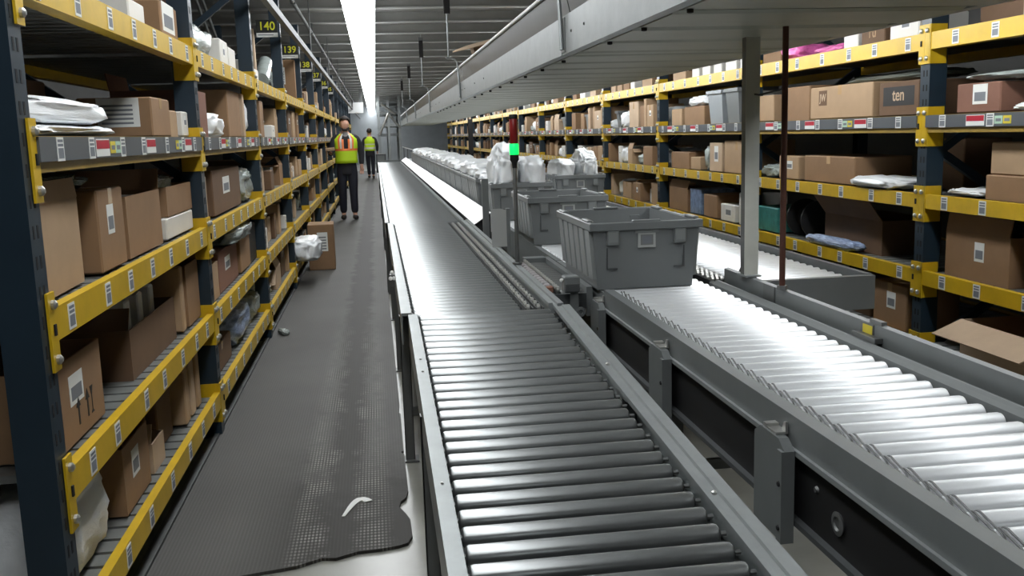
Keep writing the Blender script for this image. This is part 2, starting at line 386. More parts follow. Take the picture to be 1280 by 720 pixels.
# ------------------------------------------------------------------ goods
def carton_parts(dx, dy, dz, tone, open_=False, flaps=(60, 70, 100, 50), lab=None, tape=True, face=-1, arrows=False, cap=.09):
    """returns [(part name, MB)], base at z=0 centred in x,y; face: -1 aisle is -x (right rack), +1 aisle is +x (left rack)"""
    m = TONES[tone]; out = []; hx, hy = dx/2, dy/2; b = MB()
    if open_:
        t = .006
        b.box(-hx, hx, -hy, hy, 0, t, m)
        b.box(-hx, -hx+t, -hy, hy, t, dz, m); b.box(hx-t, hx, -hy, hy, t, dz, m)
        b.box(-hx+t, hx-t, -hy, -hy+t, t, dz, m); b.box(-hx+t, hx-t, hy-t, hy, t, dz, m)
        b.box(-hx+t, hx-t, -hy+t, hy-t, t, t+.002, INSIDE)
    else:
        b.cham(-hx, hx, -hy, hy, 0, dz, min(.006, dx*.1, dy*.1, dz*.1), m)
    out.append(('box_body', b))
    if open_:
        fl = min(hx, hy)*.95
        for k, (ax, sx, half) in enumerate((('y', -1, hx), ('y', 1, hx), ('x', -1, hy), ('x', 1, hy))):
            if flaps[k] is None: continue
            a = math.radians(flaps[k])      # 0 = straight up, 90 = flat outward
            b = MB(); L = min(fl*.85, cap if a < 0.6 else 1)
            if ax == 'y':
                M = Matrix.Translation((0, sx*hy, dz)) @ Matrix.Rotation(-sx*a, 4, 'X'); b.box(-hx+.004, hx-.004, -.003, .003, 0, L, m, M)
            else:
                M = Matrix.Translation((sx*hx, 0, dz)) @ Matrix.Rotation(sx*a, 4, 'Y'); b.box(-.003, .003, -hy+.004, hy-.004, 0, L, m, M)
            out.append(('box_flap', b))
    elif tape:
        b = MB(); w_ = .025
        b.box(-hx*.98, hx*.98, -w_, w_, dz, dz+.0008, TAPE)
        b.box(face*hx-.0005, face*hx+.0008*1, -w_, w_, dz*.72, dz, TAPE) if face > 0 else b.box(-hx-.0008, -hx+.0005, -w_, w_, dz*.72, dz, TAPE)
        out.append(('packing_tape', b))
    if lab:
        b = MB(); where, lw, lh = lab
        zc = dz*.62
        if where == 'front':
            x = face*hx; b.box(min(x, x+face*.001), max(x, x+face*.001), -hy*.1-lw/2, -hy*.1+lw/2, zc-lh/2, zc+lh/2, WHITE)
            b.box(min(x, x+face*.0016), max(x, x+face*.0016), -hy*.1-lw*.38, -hy*.1+lw*.38, zc-lh*.35, zc+lh*.1, INK)
        else:
            b.box(hx*.1-lw/2, hx*.1+lw/2, -hy-.001, -hy, zc-lh/2, zc+lh/2, WHITE)
            for q in range(5): b.box(hx*.1-lw*.4, hx*.1+lw*.35, -hy-.0016, -hy, zc-lh*.4+q*lh*.15, zc-lh*.33+q*lh*.15, INK)
        out.append(('shipping_label', b))
    if arrows:                       # two upright arrows and a goblet on the aisle face
        xa, xb = sorted((face*hx, face*(hx+.001)))
        for q in (-.02, .07):
            b = MB(); b.prism([(q-.006, dz*.16), (q+.006, dz*.16), (q+.006, dz*.16+.055), (q+.02, dz*.16+.055), (q, dz*.16+.088), (q-.02, dz*.16+.055), (q-.006, dz*.16+.055)], 'x', xa, xb, INKB)
            out.append(('handling_mark', b))
        b = MB(); b.prism([(.10, dz*.5), (.112, dz*.38), (.112, dz*.2), (.10, dz*.16), (.13, dz*.16), (.118, dz*.2), (.118, dz*.38), (.13, dz*.5)], 'x', xa, xb, INKB)
        out.append(('handling_mark', b))
    return out
def carton(cx, cy, z, dx, dy, dz, tone, label, group, rz=0.0, near=True, face=-1, cat='box', name='cardboard_box', **kw):
    ps = carton_parts(dx, dy, dz, tone, face=face, **kw)
    if near and len(ps) > 1:
        o = thing(name, label, cat, (cx, cy, z), rz, group)
        for n, b in ps: b.build(n, o, smooth=False)
    else:
        B = MB()
        for n, b in ps:
            k = len(B.v); B.v += b.v
            for f, mi in zip(b.f, b.mi): B.f.append([a+k for a in f]); B.mi.append(B.slot(b.mats[mi]))
        o = tag(B.build(name, None, (cx, cy, z), smooth=False), label, cat, group); o.rotation_euler.z = rz
    return o

BAGS = {}
def bag_mesh(kind, seed, mat):
    key = (kind, seed, mat.name)
    if key in BAGS: return BAGS[key]
    bm = bmesh.new(); bmesh.ops.create_icosphere(bm, subdivisions=5 if kind == 'sack' else 4, radius=1)
    off = V3((seed*7.3, seed*3.1, seed*1.7))
    for v in bm.verts:
        p = v.co.copy(); n = p.normalized()
        # boxy lump: superellipsoid
        e = .56 if kind in ('lump', 'sack') else .42 if kind == 'pillow' else .6
        q = V3((math.copysign(abs(p.x)**e, p.x), math.copysign(abs(p.y)**e, p.y), math.copysign(abs(p.z)**e, p.z)))
        cr = abs(noise.noise(p*1.6+off))*.34+abs(noise.noise(p*3.7+off))*.26+abs(noise.noise(p*8+off))*.13
        s_ = 1-.75*cr if kind in ('lump', 'sack') else 1-.45*cr
        if kind == 'sack':
            up = max(0, p.z)
            pk = sum(max(0, 1-((p.x-a)**2+(p.y-b_)**2)*5) for a, b_ in ((.55, .1), (-.5, -.25), (.05, .4)))
            q = q*s_; q.z += up*pk*.42
        else: q = q*s_
        if kind == 'pillow': q.z *= (1-.45*max(abs(p.x), abs(p.y))**4)*(.8+.5*noise.noise(p*3.1+off))
        q.z = max(q.z, -.8)
        v.co = V3((q.x*.5/.95, q.y*.5/.95, (q.z+.8)/1.8))
    b = MB(); b.bm(bm, mat); me = b.mesh('bag', False)
    me.polygons.foreach_set('use_smooth', [True]*len(me.polygons)); me.update()
    xs = [v.co.x for v in me.vertices]; ys = [v.co.y for v in me.vertices]; zs = [v.co.z for v in me.vertices]
    x0, x1, y0, y1, z0, z1 = min(xs), max(xs), min(ys), max(ys), min(zs), max(zs)
    for v in me.vertices: v.co = V3(((v.co.x-x0)/(x1-x0)-.5, (v.co.y-y0)/(y1-y0)-.5, (v.co.z-z0)/(z1-z0)))
    BAGS[key] = me
    return me
def bag(cx, cy, z, dx, dy, dz, label, group, kind='lump', mat=None, seed=1, rz=0.0, cat='bag', name='plastic_bag'):
    o = link(name, bag_mesh(kind, seed, mat or BAGW), None, (cx, cy, z), rz, (dx, dy, dz))
    return tag(o, label, cat, group)
def bin_(cx, cy, z, dx, dy, dz, label, group, mat=TOTE):
    b = MB(); hx, hy = dx/2, dy/2; t = .008; k = .86
    def ring(s, zz, i): return [V3((a*(hx*s-i), c*(hy*s-i), zz)) for a, c in ((-1, -1), (1, -1), (1, 1), (-1, 1))]
    R = [ring(k, 0, 0), ring(1, dz, 0), ring(1, dz, t), ring(k, t, t)]
    vs = sum(R, []); fs = [(3, 2, 1, 0)]
    for r in range(3): fs += [(r*4+i, r*4+(i+1) % 4, (r+1)*4+(i+1) % 4, (r+1)*4+i) for i in range(4)]
    fs += [(12, 13, 14, 15)]
    b.add(vs, fs, mat); b.box(-hx-.012, -hx, -hy-.012, hy+.012, dz-.03, dz, mat); b.box(hx, hx+.012, -hy-.012, hy+.012, dz-.03, dz, mat)
    b.box(-hx, hx, -hy-.012, -hy, dz-.03, dz, mat); b.box(-hx, hx, hy, hy+.012, dz-.03, dz, mat)
    for q in (-.5, 0, .5): b.box(hx*q-.012, hx*q+.012, -hy*.95-.01, -hy*.88, .04, dz-.04, mat)
    o = b.build('storage_bin', None, (cx, cy, z), smooth=False)
    return tag(o, label, 'bin', group)

NEARB = {'left': 2, 'right': 3}      # bays listed by hand
def shelf_z(side, li): return (LEV_L if side == 'left' else LEV_R)[li][1]-.007
def clearance(side, li):
    L = LEV_L if side == 'left' else LEV_R
    return .55 if li == 0 else L[li-1][0]-L[li][1]-.01
def place_x(side, dep, off):
    return (-.87-off-dep/2) if side == 'left' else (3.0+off+dep/2)
FAR_STUFF = MB()
COUNT = {'n': 0}
def fill(side, i, li, ya, yb, seed, far=False):
    rnd = random.Random(seed); z = shelf_z(side, li); cl = clearance(side, li); y = ya; k = 0
    face = 1 if side == 'left' else -1
    g = 'goods on the %s shelves of the %s rack' % (LEVN[li], side)
    while y < yb-.08 and k < 14:
        t = rnd.random(); w_ = rnd.uniform(.13, .42); dep = rnd.uniform(.28, .55); h = cl*rnd.uniform(.45, .92)
        if li == 0: h = rnd.uniform(.10, .34)
        if t > .86 and t < .93: w_ = rnd.uniform(.08, .16)
        if far: w_ *= 1.5
        w_ = min(w_, yb-y); off = rnd.uniform(.035, .12); cx = place_x(side, dep, off); cy = y+w_/2
        tail = '%s on the %s shelf, %s bay of %s rack' % (ORD[k], LEVN[li], ORD[i], side)
        if far:
            q = rnd.random(); col = WHITE if q < .25 else TONES[rnd.choice(['brown', 'tan', 'dark brown', 'pale brown'])]
            FAR_STUFF.box(cx-dep/2, cx+dep/2, y, y+w_, z, z+h, col); y += w_+rnd.uniform(.02, .2); k += 1; continue
        rz = rnd.uniform(-.02, .02)
        if t < .52:
            tone = rnd.choices(['brown', 'tan', 'dark brown', 'pale brown'], [4, 4, 2, 2])[0]
            op = rnd.random() < .22
            fy = 0
            if op:
                h = min(h, cl*.55); fy = min(w_, dep)*.42; w_ = min(w_, yb-y-fy)
                if w_ < .1: break
                y += fy; cy = y+w_/2
            carton(cx, cy, z, dep, w_, h, tone, '%s %scardboard carton, %s' % (tone, 'open ' if op else '', tail), g, rz, False, face, open_=op,
                   flaps=(rnd.uniform(90, 140), None, rnd.uniform(-25, -10), rnd.uniform(-25, -10)) if op else (), tape=rnd.random() < .7, lab=rnd.choice([None, None, ('front', .07, .06), ('side', .1, .08)]) if w_ > .2 else None)
        elif t < .64:
            carton(cx, cy, z, dep, w_*.8, h*.7, 'white', 'white carton, %s' % tail, g, rz, False, face, name='white_box', tape=False, lab=('front', .05, .04))
        elif t < .86:
            bag(cx, cy, z, dep, w_*1.0, min(h, cl*.8)*.8, 'crumpled white plastic bag, %s' % tail, g, 'lump', BAGW if rnd.random() < .7 else BAGC, rnd.randint(1, 4))
        elif t < .93:
            carton(cx, cy, z, dep, w_, min(cl*.93, h*1.25) if li else h*1.3, rnd.choice(['tan', 'pale brown']), 'narrow upright carton, %s' % tail, g, rz, False, face, tape=False)
        else:
            bin_(cx, cy, z, dep*.9, w_*.9, h*.8, 'grey plastic bin, %s' % tail, g)
        COUNT['n'] += 1
        y += w_+rnd.uniform(.012, .09)+(rnd.uniform(.1, .3) if rnd.random() < .15 else 0); k += 1

for i in range(2, 8):
    for li in range(5):
        if (i, li) == (2, 0): continue
        ya, yb = Y0L+PL*i+.10, Y0L+PL*(i+1)-.02
        if (i, li) == (3, 0): yb = 11.68
        if (i, li) == (3, 4): ya = 10.85
        if (i, li) == (6, 2): ya = 18.55
        fill('left', i, li, ya, yb, 1000+i*10+li)
for i in range(3, 11):
    for li in range(5):
        if i > 7 and li == 4: continue      # hidden by the conveyors
        fill('right', i, li, Y0R+PR*i+.10, Y0R+PR*(i+1)-.02, 2000+i*10+li)
for i in range(8, NL):
    for li in range(5): fill('left', i, li, Y0L+PL*i+.10, Y0L+PL*(i+1)-.02, 3000+i*10+li, True)
for i in range(11, NR):
    for li in range(4): fill('right', i, li, Y0R+PR*i+.10, Y0R+PR*(i+1)-.02, 4000+i*10+li, True)
tag(FAR_STUFF.build('distant_goods', smooth=False), 'boxes and bags on the most distant shelves of both racks', 'boxes', None, 'stuff')

# ------------------------------------------------------------------ goods listed by hand (nearest bays)
def H(side, li, y0, y1, h, dep, off, tone, label, rz=0.0, dz=0.0, **kw):
    face = 1 if side == 'left' else -1
    cx = place_x(side, dep, off)
    return carton(cx, (y0+y1)/2, shelf_z(side, li)+dz+(.009 if off < .055 and dz == 0 else 0), dep, y1-y0, h, tone, label, 'boxes in the near %s bays' % side, rz, True, face, **kw)
def B(side, li, y0, y1, h, dep, off, label, kind='lump', mat=None, seed=1, rz=0.0, dz=0.0, name='plastic_bag', cat='bag'):
    return bag(place_x(side, dep, off), (y0+y1)/2, shelf_z(side, li)+dz+(.009 if off < .055 and dz == 0 else 0), dep, y1-y0, h, label, 'bags in the near %s bays' % side, kind, mat, seed, rz, cat, name)
L, R_ = 'left', 'right'
# left, first bay
H(L, 0, 4.02, 4.28, .10, .42, .05, 'white', 'flat white carton on the top left shelf before the brown one', tape=False)
H(L, 0, 4.60, 4.97, .17, .34, .05, 'brown', 'brown carton with white label sheet on top shelf, first left bay', lab=('front', .26, .13))
H(L, 0, 2.9, 3.7, .22, .5, .4, 'dark brown', 'dark brown carton set back on top shelf above the poly rolls')
B(L, 1, 2.72, 3.72, .038, .34, .03, 'flat white poly bag under the white roll on eye-level shelf', 'pillow', BAGW, 2)
B(L, 1, 2.70, 3.80, .082, .26, .06, 'rolled white poly bag with printed end lying on flat bag', 'roll', BAGW, 3, dz=.050)
H(L, 1, 4.26, 4.62, .165, .30, .05, 'brown', 'brown carton with large printed address sheet on eye-level shelf', lab=('side', .17, .12))
H(L, 1, 4.66, 4.83, .13, .3, .06, 'tan', 'small tan carton between address carton and first inner post', tape=False)
H(L, 1, 4.85, 4.99, .12, .22, .04, 'white', 'little white carton close to the first inner post, eye-level shelf', tape=False, name='white_box', lab=('front', .06, .05))
H(L, 1, 2.70, 3.55, .25, .32, .58, 'reddish brown', 'reddish carton in the dark behind the white rolls')
H(L, 1, 3.62, 4.70, .27, .30, .60, 'dark brown', 'dark carton with pasted sheet behind the address carton', lab=('side', .16, .1))
H(L, 2, 2.72, 3.14, .265, .36, .05, 'tan', 'tall tan carton nearest the first left post, waist-high shelf', rz=.03, open_=True, flaps=(None, None, None, -8), cap=.06)
H(L, 2, 3.30, 3.62, .275, .40, .04, 'brown', 'tall taped brown carton under the greenish film bag', lab=('front', .08, .1))
B(L, 2, 2.74, 3.5, .055, .40, .08, 'greenish clear film bag lying over two tall cartons', 'pillow', BAGG, 4, dz=.288)
oc = H(L, 2, 3.70, 4.26, .23, .42, .05, 'brown', 'torn brown carton showing white packages, waist-high shelf', open_=True, flaps=(None, 20, 118, None))
for k, (yy, zz) in enumerate(((3.80, .022), (3.96, .022), (4.11, .022), (3.80, .124), (3.96, .124), (4.11, .124))):
    carton(-1.02, yy+.02, shelf_z(L, 2)+zz, .17, .13, .10, 'white', 'white package in the torn carton, %s layer, %s from camera' % ('upper' if k > 2 else 'lower', ORD[k % 3]), 'white packages in the torn carton', 0, False, 1, tape=False, name='white_package', lab=('front', .06, .03))
H(L, 2, 4.36, 4.96, .095, .30, .05, 'white', 'long white carton beneath a brown one beside second left post', tape=False, name='white_box')
H(L, 2, 4.40, 4.97, .13, .32, .05, 'brown', 'open brown carton on white carton beside second left post', dz=.108, open_=True, flaps=(None, None, None, None), lab=None)
B(L, 2, 4.45, 4.9, .09, .22, .10, 'grey film bundle poking out of carton by second left post', 'lump', BAGC, 2, dz=.20)
H(L, 3, 2.72, 3.20, .25, .40, .05, 'brown', 'brown carton with up arrows and white label, knee-high shelf', open_=True, flaps=(None, None, None, None), lab=('front', .13, .09), arrows=True)
H(L, 3, 3.66, 4.46, .19, .46, .07, 'dark brown', 'wide dark open carton of white envelopes, knee-high shelf', open_=True, flaps=(-30, None, None, None))
for k in range(3):
    carton(-1.12, 3.82+.20*k, shelf_z(L, 3)+.010, .28, .09, .27, 'white', 'white strapped envelope pack standing in dark open carton, %s from camera' % ORD[k], 'envelope packs in dark carton', .04, False, 1, tape=False, name='envelope_pack')
H(L, 3, 4.52, 4.60, .30, .38, .05, 'tan', 'thin tan cardboard panel leaning right of the envelope carton', tape=False, rz=.04)
H(L, 3, 4.66, 4.97, .29, .38, .05, 'brown', 'brown carton against second left post, knee-high shelf', open_=True, flaps=(None, -20, None, None))
B(L, 3, 4.0, 4.5, .05, .3, .12, 'dark blue film bundle above the knee-high cartons', 'pillow', BAGB, 3, dz=.295)
B(L, 4, 2.70, 3.24, .315, .42, .04, 'bulging white poly sack on bottom shelf beside first left post', 'lump', BAGW, 5)
H(L, 4, 3.34, 3.70, .24, .36, .05, 'brown', 'open brown carton with black label holding burgundy cloth', open_=True, flaps=(None, 15, -5, None), lab=('front', .1, .1))
B(L, 4, 3.40, 3.64, .26, .24, .11, 'burgundy cloth bundle stuffed in carton on bottom shelf', 'lump', BURG, 2, dz=.02, name='cloth_bundle', cat='cloth')
H(L, 4, 3.80, 4.00, .12, .3, .06, 'pale brown', 'low pale carton with raised flap, bottom shelf first left bay', open_=True, flaps=(-25, None, None, None))
H(L, 4, 4.08, 4.36, .25, .34, .10, 'dark brown', 'dark carton on bottom shelf behind the raised flap', tape=False)
H(L, 4, 4.42, 4.52, .25, .3, .05, 'tan', 'first narrow upright cardboard on bottom shelf near second post', tape=False, rz=.03)
H(L, 4, 4.58, 4.66, .28, .3, .05, 'pale brown', 'middle narrow upright cardboard on bottom shelf near second post', tape=False)
H(L, 4, 4.72, 4.80, .29, .3, .05, 'tan', 'last narrow upright cardboard on bottom shelf near second post', tape=False)
# left, second bay
H(L, 0, 5.18, 5.32, .26, .3, .06, 'dark brown', 'narrow dark carton right after second left post, top shelf', tape=False)
B(L, 0, 5.40, 6.25, .20, .3, .05, 'clear bag with white roll on top shelf, second left bay', 'lump', BAGC, 1)
H(L, 0, 6.30, 6.60, .17, .3, .05, 'white', 'white carton beside clear bag on top left shelf', name='white_box', tape=False, lab=('front', .08, .08))
H(L, 0, 6.66, 6.95, .15, .3, .05, 'white', 'second white carton beyond clear bag on top left shelf', name='white_box', tape=False)
H(L, 1, 5.20, 5.62, .24, .4, .05, 'reddish brown', 'reddish carton right after second left post, eye-level shelf', open_=True, flaps=(None, None, 10, None))
B(L, 1, 5.70, 6.35, .15, .3, .04, 'white and pink film bundle by the wire frame, eye-level shelf', 'lump', BAGW, 4)
H(L, 1, 6.42, 6.98, .30, .42, .05, 'brown', 'large brown carton leaning on eye-level shelf, second left bay', tape=False)
H(L, 1, 7.06, 7.16, .30, .4, .04, 'pale brown', 'pale cardboard plank leaning beside large carton, eye-level shelf', tape=False, rz=.05)
B(L, 1, 7.20, 7.46, .29, .3, .05, 'white paper roll standing behind the leaning plank', 'lump', BAGW, 2)
H(L, 2, 5.22, 5.42, .24, .34, .05, 'pale brown', 'pale upright carton after second left post, waist-high shelf', tape=False)
H(L, 2, 5.62, 6.72, .26, .44, .05, 'dark brown', 'wide dark carton with white label, waist-high, second left bay', lab=('front', .26, .1), tape=False)
B(L, 2, 6.78, 7.42, .25, .34, .03, 'clear film bag hanging at the waist-high shelf, second bay', 'lump', BAGC, 3)
H(L, 3, 5.22, 5.58, .20, .36, .05, 'tan', 'tan carton after second left post, knee-high shelf', open_=True, flaps=(None, None, 10, None))
H(L, 3, 5.66, 6.42, .24, .4, .06, 'reddish brown', 'reddish carton under blue and white bags, knee-high shelf', lab=('front', .2, .08), tape=False)
H(L, 3, 6.50, 6.98, .23, .38, .05, 'brown', 'brown carton beside reddish one under the blue bags', tape=False)
B(L, 3, 5.9, 6.95, .12, .36, -.015, 'crinkled blue and white film bag spilling over knee-high cartons', 'lump', BAGC, 4, dz=.243)
H(L, 3, 7.04, 7.42, .27, .36, .06, 'black', 'black carton close to third left post, knee-high shelf', tape=False)
H(L, 4, 5.25, 5.9, .16, .34, .06, 'dark brown', 'dark carton on bottom shelf after second left post')
B(L, 4, 5.98, 6.85, .23, .34, .03, 'crinkled blue film bag on the bottom shelf, second bay', 'lump', BAGBL, 2)
B(L, 4, 6.92, 7.4, .20, .32, .04, 'white film bag on bottom shelf before the third left post', 'lump', BAGC, 2)
# right, first bay
H(R_, 0, 3.55, 4.30, .30, .4, .06, 'pale brown', 'pale carton on top right shelf at the picture edge')
H(R_, 0, 4.38, 4.84, .12, .4, .20, 'dark brown', 'low dark carton on top right shelf beside the near post', tape=False)
H(R_, 1, 4.42, 4.78, .15, .34, .05, 'reddish brown', 'small carton with white sheet under pale film, eye-level right', lab=('front', .12, .10), tape=False)
B(R_, 1, 3.55, 4.80, .045, .42, .03, 'pale green film sheet draped over the small carton', 'pillow', BAGC, 3, dz=.168)
B(R_, 1, 3.62, 4.38, .05, .30, .03, 'flat white mailer bag below the film, eye-level right shelf', 'pillow', BAGW, 1)
H(R_, 1, 3.62, 4.20, .28, .24, .50, 'reddish brown', 'reddish carton behind the film at right picture edge', tape=False, lab=('front', .2, .07))
H(R_, 1, 4.24, 4.86, .26, .24, .52, 'brown', 'brown carton at the back of eye-level shelf, first right bay')
H(R_, 2, 3.70, 4.52, .13, .4, .06, 'brown', 'lower of two taped cartons on waist-high shelf, right edge')
H(R_, 2, 3.72, 4.50, .16, .4, .07, 'tan', 'upper of two taped cartons on waist-high shelf, right edge', dz=.132)
B(R_, 2, 4.56, 4.88, .04, .26, .05, 'flat white packet beside the stacked cartons, waist-high right', 'pillow', BAGW, 2)
H(R_, 2, 4.58, 4.90, .30, .05, .55, 'dark brown', 'dark cardboard sheet standing behind the flat packet', tape=False)
H(R_, 3, 4.30, 4.84, .25, .42, .06, 'brown', 'open brown carton with white label by near right post', open_=True, flaps=(None, None, -10, -10), lab=('front', .08, .1))
H(R_, 3, 3.55, 4.18, .24, .42, .06, 'tan', 'tan carton with flap and marks at right picture edge', open_=True, flaps=(None, None, -40, None), arrows=False, lab=('front', .06, .07))
B(R_, 3, 4.0, 4.75, .07, .3, .14, 'black film bundle resting on the two knee-high right cartons', 'pillow', BAGB, 2, dz=.262)
H(R_, 4, 3.85, 4.55, .20, .44, -.02, 'pale brown', 'open carton with a wide flap hanging out, bottom right shelf', open_=True, flaps=(None, None, 112, 10), dz=.01)
# right, second bay
B(R_, 0, 6.62, 6.98, .10, .3, -.012, 'bright pink film bag hanging over the top yellow beam', 'lump', PINK, 3, dz=.010)
B(R_, 0, 6.1, 6.55, .06, .3, .05, 'pink streaked film on top shelf beside the pink bag', 'pillow', PINK, 1)
H(R_, 0, 5.86, 6.05, .12, .3, .05, 'white', 'white carton on top right shelf right of the pink film', name='white_box', tape=False)
ru = H(R_, 0, 5.52, 5.80, .14, .3, .04, 'dark brown', 'dark lettered carton on top right shelf between two white cartons', tape=False)
l = link('printed_text', text_mesh('ru', .1, TONES['tan'], 'printed_text'), ru, (-.152, 0, .07)); l.rotation_euler = (PI/2, 0, -PI/2)
H(R_, 0, 5.15, 5.46, .13, .3, .04, 'white', 'pink printed white carton on top shelf beside right post', name='white_box', tape=False, lab=('front', .1, .06))
H(R_, 0, 7.06, 7.4, .09, .3, .06, 'brown', 'low brown carton on top shelf behind the steel column', tape=False)
H(R_, 1, 7.16, 7.48, .20, .36, .05, 'tan', 'tan carton partly behind the steel column, eye-level shelf', tape=False)
H(R_, 1, 6.60, 7.08, .25, .42, .08, 'brown', 'brown carton behind the rusty rod, eye-level shelf', tape=False)
jw = H(R_, 1, 5.64, 6.50, .215, .40, .04, 'tan', 'long tan carton with white letters on dark square', tape=True)
bb = MB(); bb.box(-.2006, -.2, -.06+.24, .06+.24, .09, .19, TONES['dark brown']); bb.build('printed_square', jw, smooth=False)
l = link('printed_text', text_mesh('JW', .07, TONES['pale brown'], 'printed_text'), jw, (-.2012, .24, .14)); l.rotation_euler = (PI/2, 0, -PI/2)
tn = H(R_, 1, 5.14, 5.58, .20, .40, .05, 'dark brown', 'dark brown carton lettered ten beside the near right post', tape=False)
bb = MB(); bb.box(-.2006, -.2, -.17, .17, .06, .17, TONES['black']); bb.build('printed_square', tn, smooth=False)
l = link('printed_text', text_mesh('ten', .10, TONES['pale brown'], 'printed_text'), tn, (-.2012, .0, .12)); l.rotation_euler = (PI/2, 0, -PI/2)
B(R_, 1, 5.2, 6.4, .06, .3, .2, 'dark green film bundle on the long lettered carton', 'pillow', BAGG, 2, dz=.228)
B(R_, 2, 7.1, 7.46, .10, .3, .05, 'white packet bundle behind the steel column, waist-high shelf', 'lump', BAGC, 1)
H(R_, 2, 6.70, 7.04, .17, .36, .05, 'tan', 'tan carton right of the rusty rod, waist-high shelf', lab=('front', .1, .06))
H(R_, 2, 5.86, 6.60, .18, .40, .05, 'brown', 'wide brown carton mid bay on waist-high right shelf')
B(R_, 2, 5.28, 5.84, .07, .30, -.03, 'puffed white mailer at front edge of waist-high right shelf', 'pillow', BAGW, 4)
H(R_, 2, 5.14, 5.50, .30, .3, .34, 'dark brown', 'tall dark carton behind white mailer beside near right post')
H(R_, 3, 7.06, 7.44, .19, .34, .05, 'teal', 'teal printed carton behind the steel column, knee-high shelf', tape=False)
bb = MB(); bb.lathe((3.18, 6.62, shelf_z(R_, 3)+.145), (0, 1, 0), [(0, .14), (.012, .14), (.012, .07), (.24, .07), (.24, .14), (.252, .14)], BLACK, 24)
tag(bb.build('cable_reel'), 'black reel standing on knee-high right shelf near rusty rod', 'reel')
H(R_, 3, 5.62, 6.40, .22, .40, .12, 'dark brown', 'dark open carton with tilted flap, knee-high right shelf', open_=True, flaps=(None, None, 35, None))
B(R_, 3, 5.75, 6.5, .07, .12, -.01, 'grey striped film bag at front of knee-high right shelf', 'pillow', BAGBL, 3)
H(R_, 4, 5.16, 5.54, .27, .34, .03, 'brown', 'brown carton with white label under near right post beam', lab=('front', .1, .1), tape=True)
H(R_, 4, 5.7, 6.3, .2, .4, .1, 'dark brown', 'dark carton low behind the far roller conveyor end', tape=False)
# right, third bay
for k, (ya, yb, h) in enumerate(((7.66, 7.86, .14), (7.95, 8.2, .08), (8.3, 8.5, .11), (8.6, 8.8, .09), (8.9, 9.1, .11), (9.3, 9.7, .08))):
    H(R_, 0, ya, yb, h, .3, .05, 'white' if k < 5 else 'tan', '%s small carton from near post, top shelf, third right bay' % ORD[k], tape=False)
bin_(3.2, 8.42, shelf_z(R_, 1), .34, .36, .30, 'light grey slatted bin on eye-level shelf, third right bay', 'grey bins on the eye-level right shelf', pm('bin_light_grey', (150, 156, 160), .45))
bin_(3.2, 8.0, shelf_z(R_, 1), .34, .30, .30, 'dark grey slatted bin right of the light grey one', 'grey bins on the eye-level right shelf', TOTE)
H(R_, 1, 8.78, 9.36, .18, .36, .06, 'brown', 'brown carton topped with a white cloth bag, eye-level shelf', tape=False)
B(R_, 1, 8.80, 9.34, .10, .34, .05, 'white cloth bag heaped on a brown carton, eye-level shelf', 'lump', BAGW, 2, dz=.182)
H(R_, 1, 9.46, 9.78, .17, .3, .06, 'tan', 'tan carton left of the carton with white cloth', tape=False)
H(R_, 1, 7.50+.14, 7.80, .26, .3, .06, 'white', 'white cylinder shaped bucket carton beside third right post', tape=False, name='white_box')
H(R_, 2, 7.64, 8.22, .28, .4, .05, 'tan', 'large tan carton beside the third right post, waist-high', tape=True)
H(R_, 2, 8.28, 8.60, .26, .36, .05, 'pale brown', 'pale printed carton left of large tan carton, waist-high', lab=('front', .1, .14), tape=False)
B(R_, 2, 8.64, 8.80, .26, .3, .05, 'pale green upright film bag on waist-high shelf, third bay', 'lump', BAGC, 4)
H(R_, 2, 8.86, 9.14, .12, .3, .05, 'tan', 'low tan carton left of the green film bag', tape=False)
H(R_, 2, 9.22, 9.80, .17, .36, .06, 'brown', 'brown carton at far end of waist-high shelf, third right bay', tape=False)
H(R_, 3, 7.64, 7.86, .27, .34, .05, 'white', 'tall white carton with black strap beside third right post', tape=False, name='white_box')
H(R_, 3, 7.96, 8.3, .15, .3, .05, 'white', 'low striped white carton on knee-high shelf, third bay', tape=False, name='white_box', lab=('front', .16, .1))
H(R_, 3, 8.40, 8.76, .21, .34, .05, 'brown', 'brown carton right of the blue printed carton, third bay', tape=False)
H(R_, 3, 8.84, 9.16, .24, .34, .05, 'blue', 'blue and white printed carton on knee-high shelf, third bay', tape=False)
H(R_, 3, 9.24, 9.84, .22, .36, .05, 'brown', 'open brown carton at far end of knee-high shelf', open_=True, flaps=(None, None, -20, None))
# loose things around the left rack
carton(-.685, 11.5, .014, .30, .42, .53, 'brown', 'brown carton with white label standing on the walkway mat', None, .03, True, 1, lab=('side', .12, .22))
B(L, 4, 10.08, 10.8, .24, .34, -.25, 'white plastic bag bulging over the bottom left beam', 'lump', BAGW, 4, dz=.03)
bb = bag_mesh('lump', 2, BAGC); tag(link('plastic_scrap', bb, None, (-.79, 7.60, .014), .4, (.07, .16, .04)), 'small pale plastic scrap on the mat edge by left rack', 'scrap')
b = MB(); pts = []
for k in range(9):
    t = k/8; pts.append((-.205+.10*t-.03*max(0, t-.8)*0, 3.74+.17*math.sin(min(t, 1)*2.2)/.95, .0145))
lft, rgt = [], []
for k in range(9):
    p = V3(pts[k]); d = V3(pts[min(k+1, 8)])-V3(pts[max(k-1, 0)]); nrm = V3((-d.y, d.x, 0)).normalized()*(.006+.012*min(1, k/5))
    lft.append((p.x-nrm.x, p.y-nrm.y)); rgt.append((p.x+nrm.x, p.y+nrm.y))
b.prism(lft+rgt[::-1], 'z', .0145, .017, WHITE)
tag(b.build('paper_scrap', smooth=False), 'curled torn strip of pale paper lying on the dark mat', 'scrap')
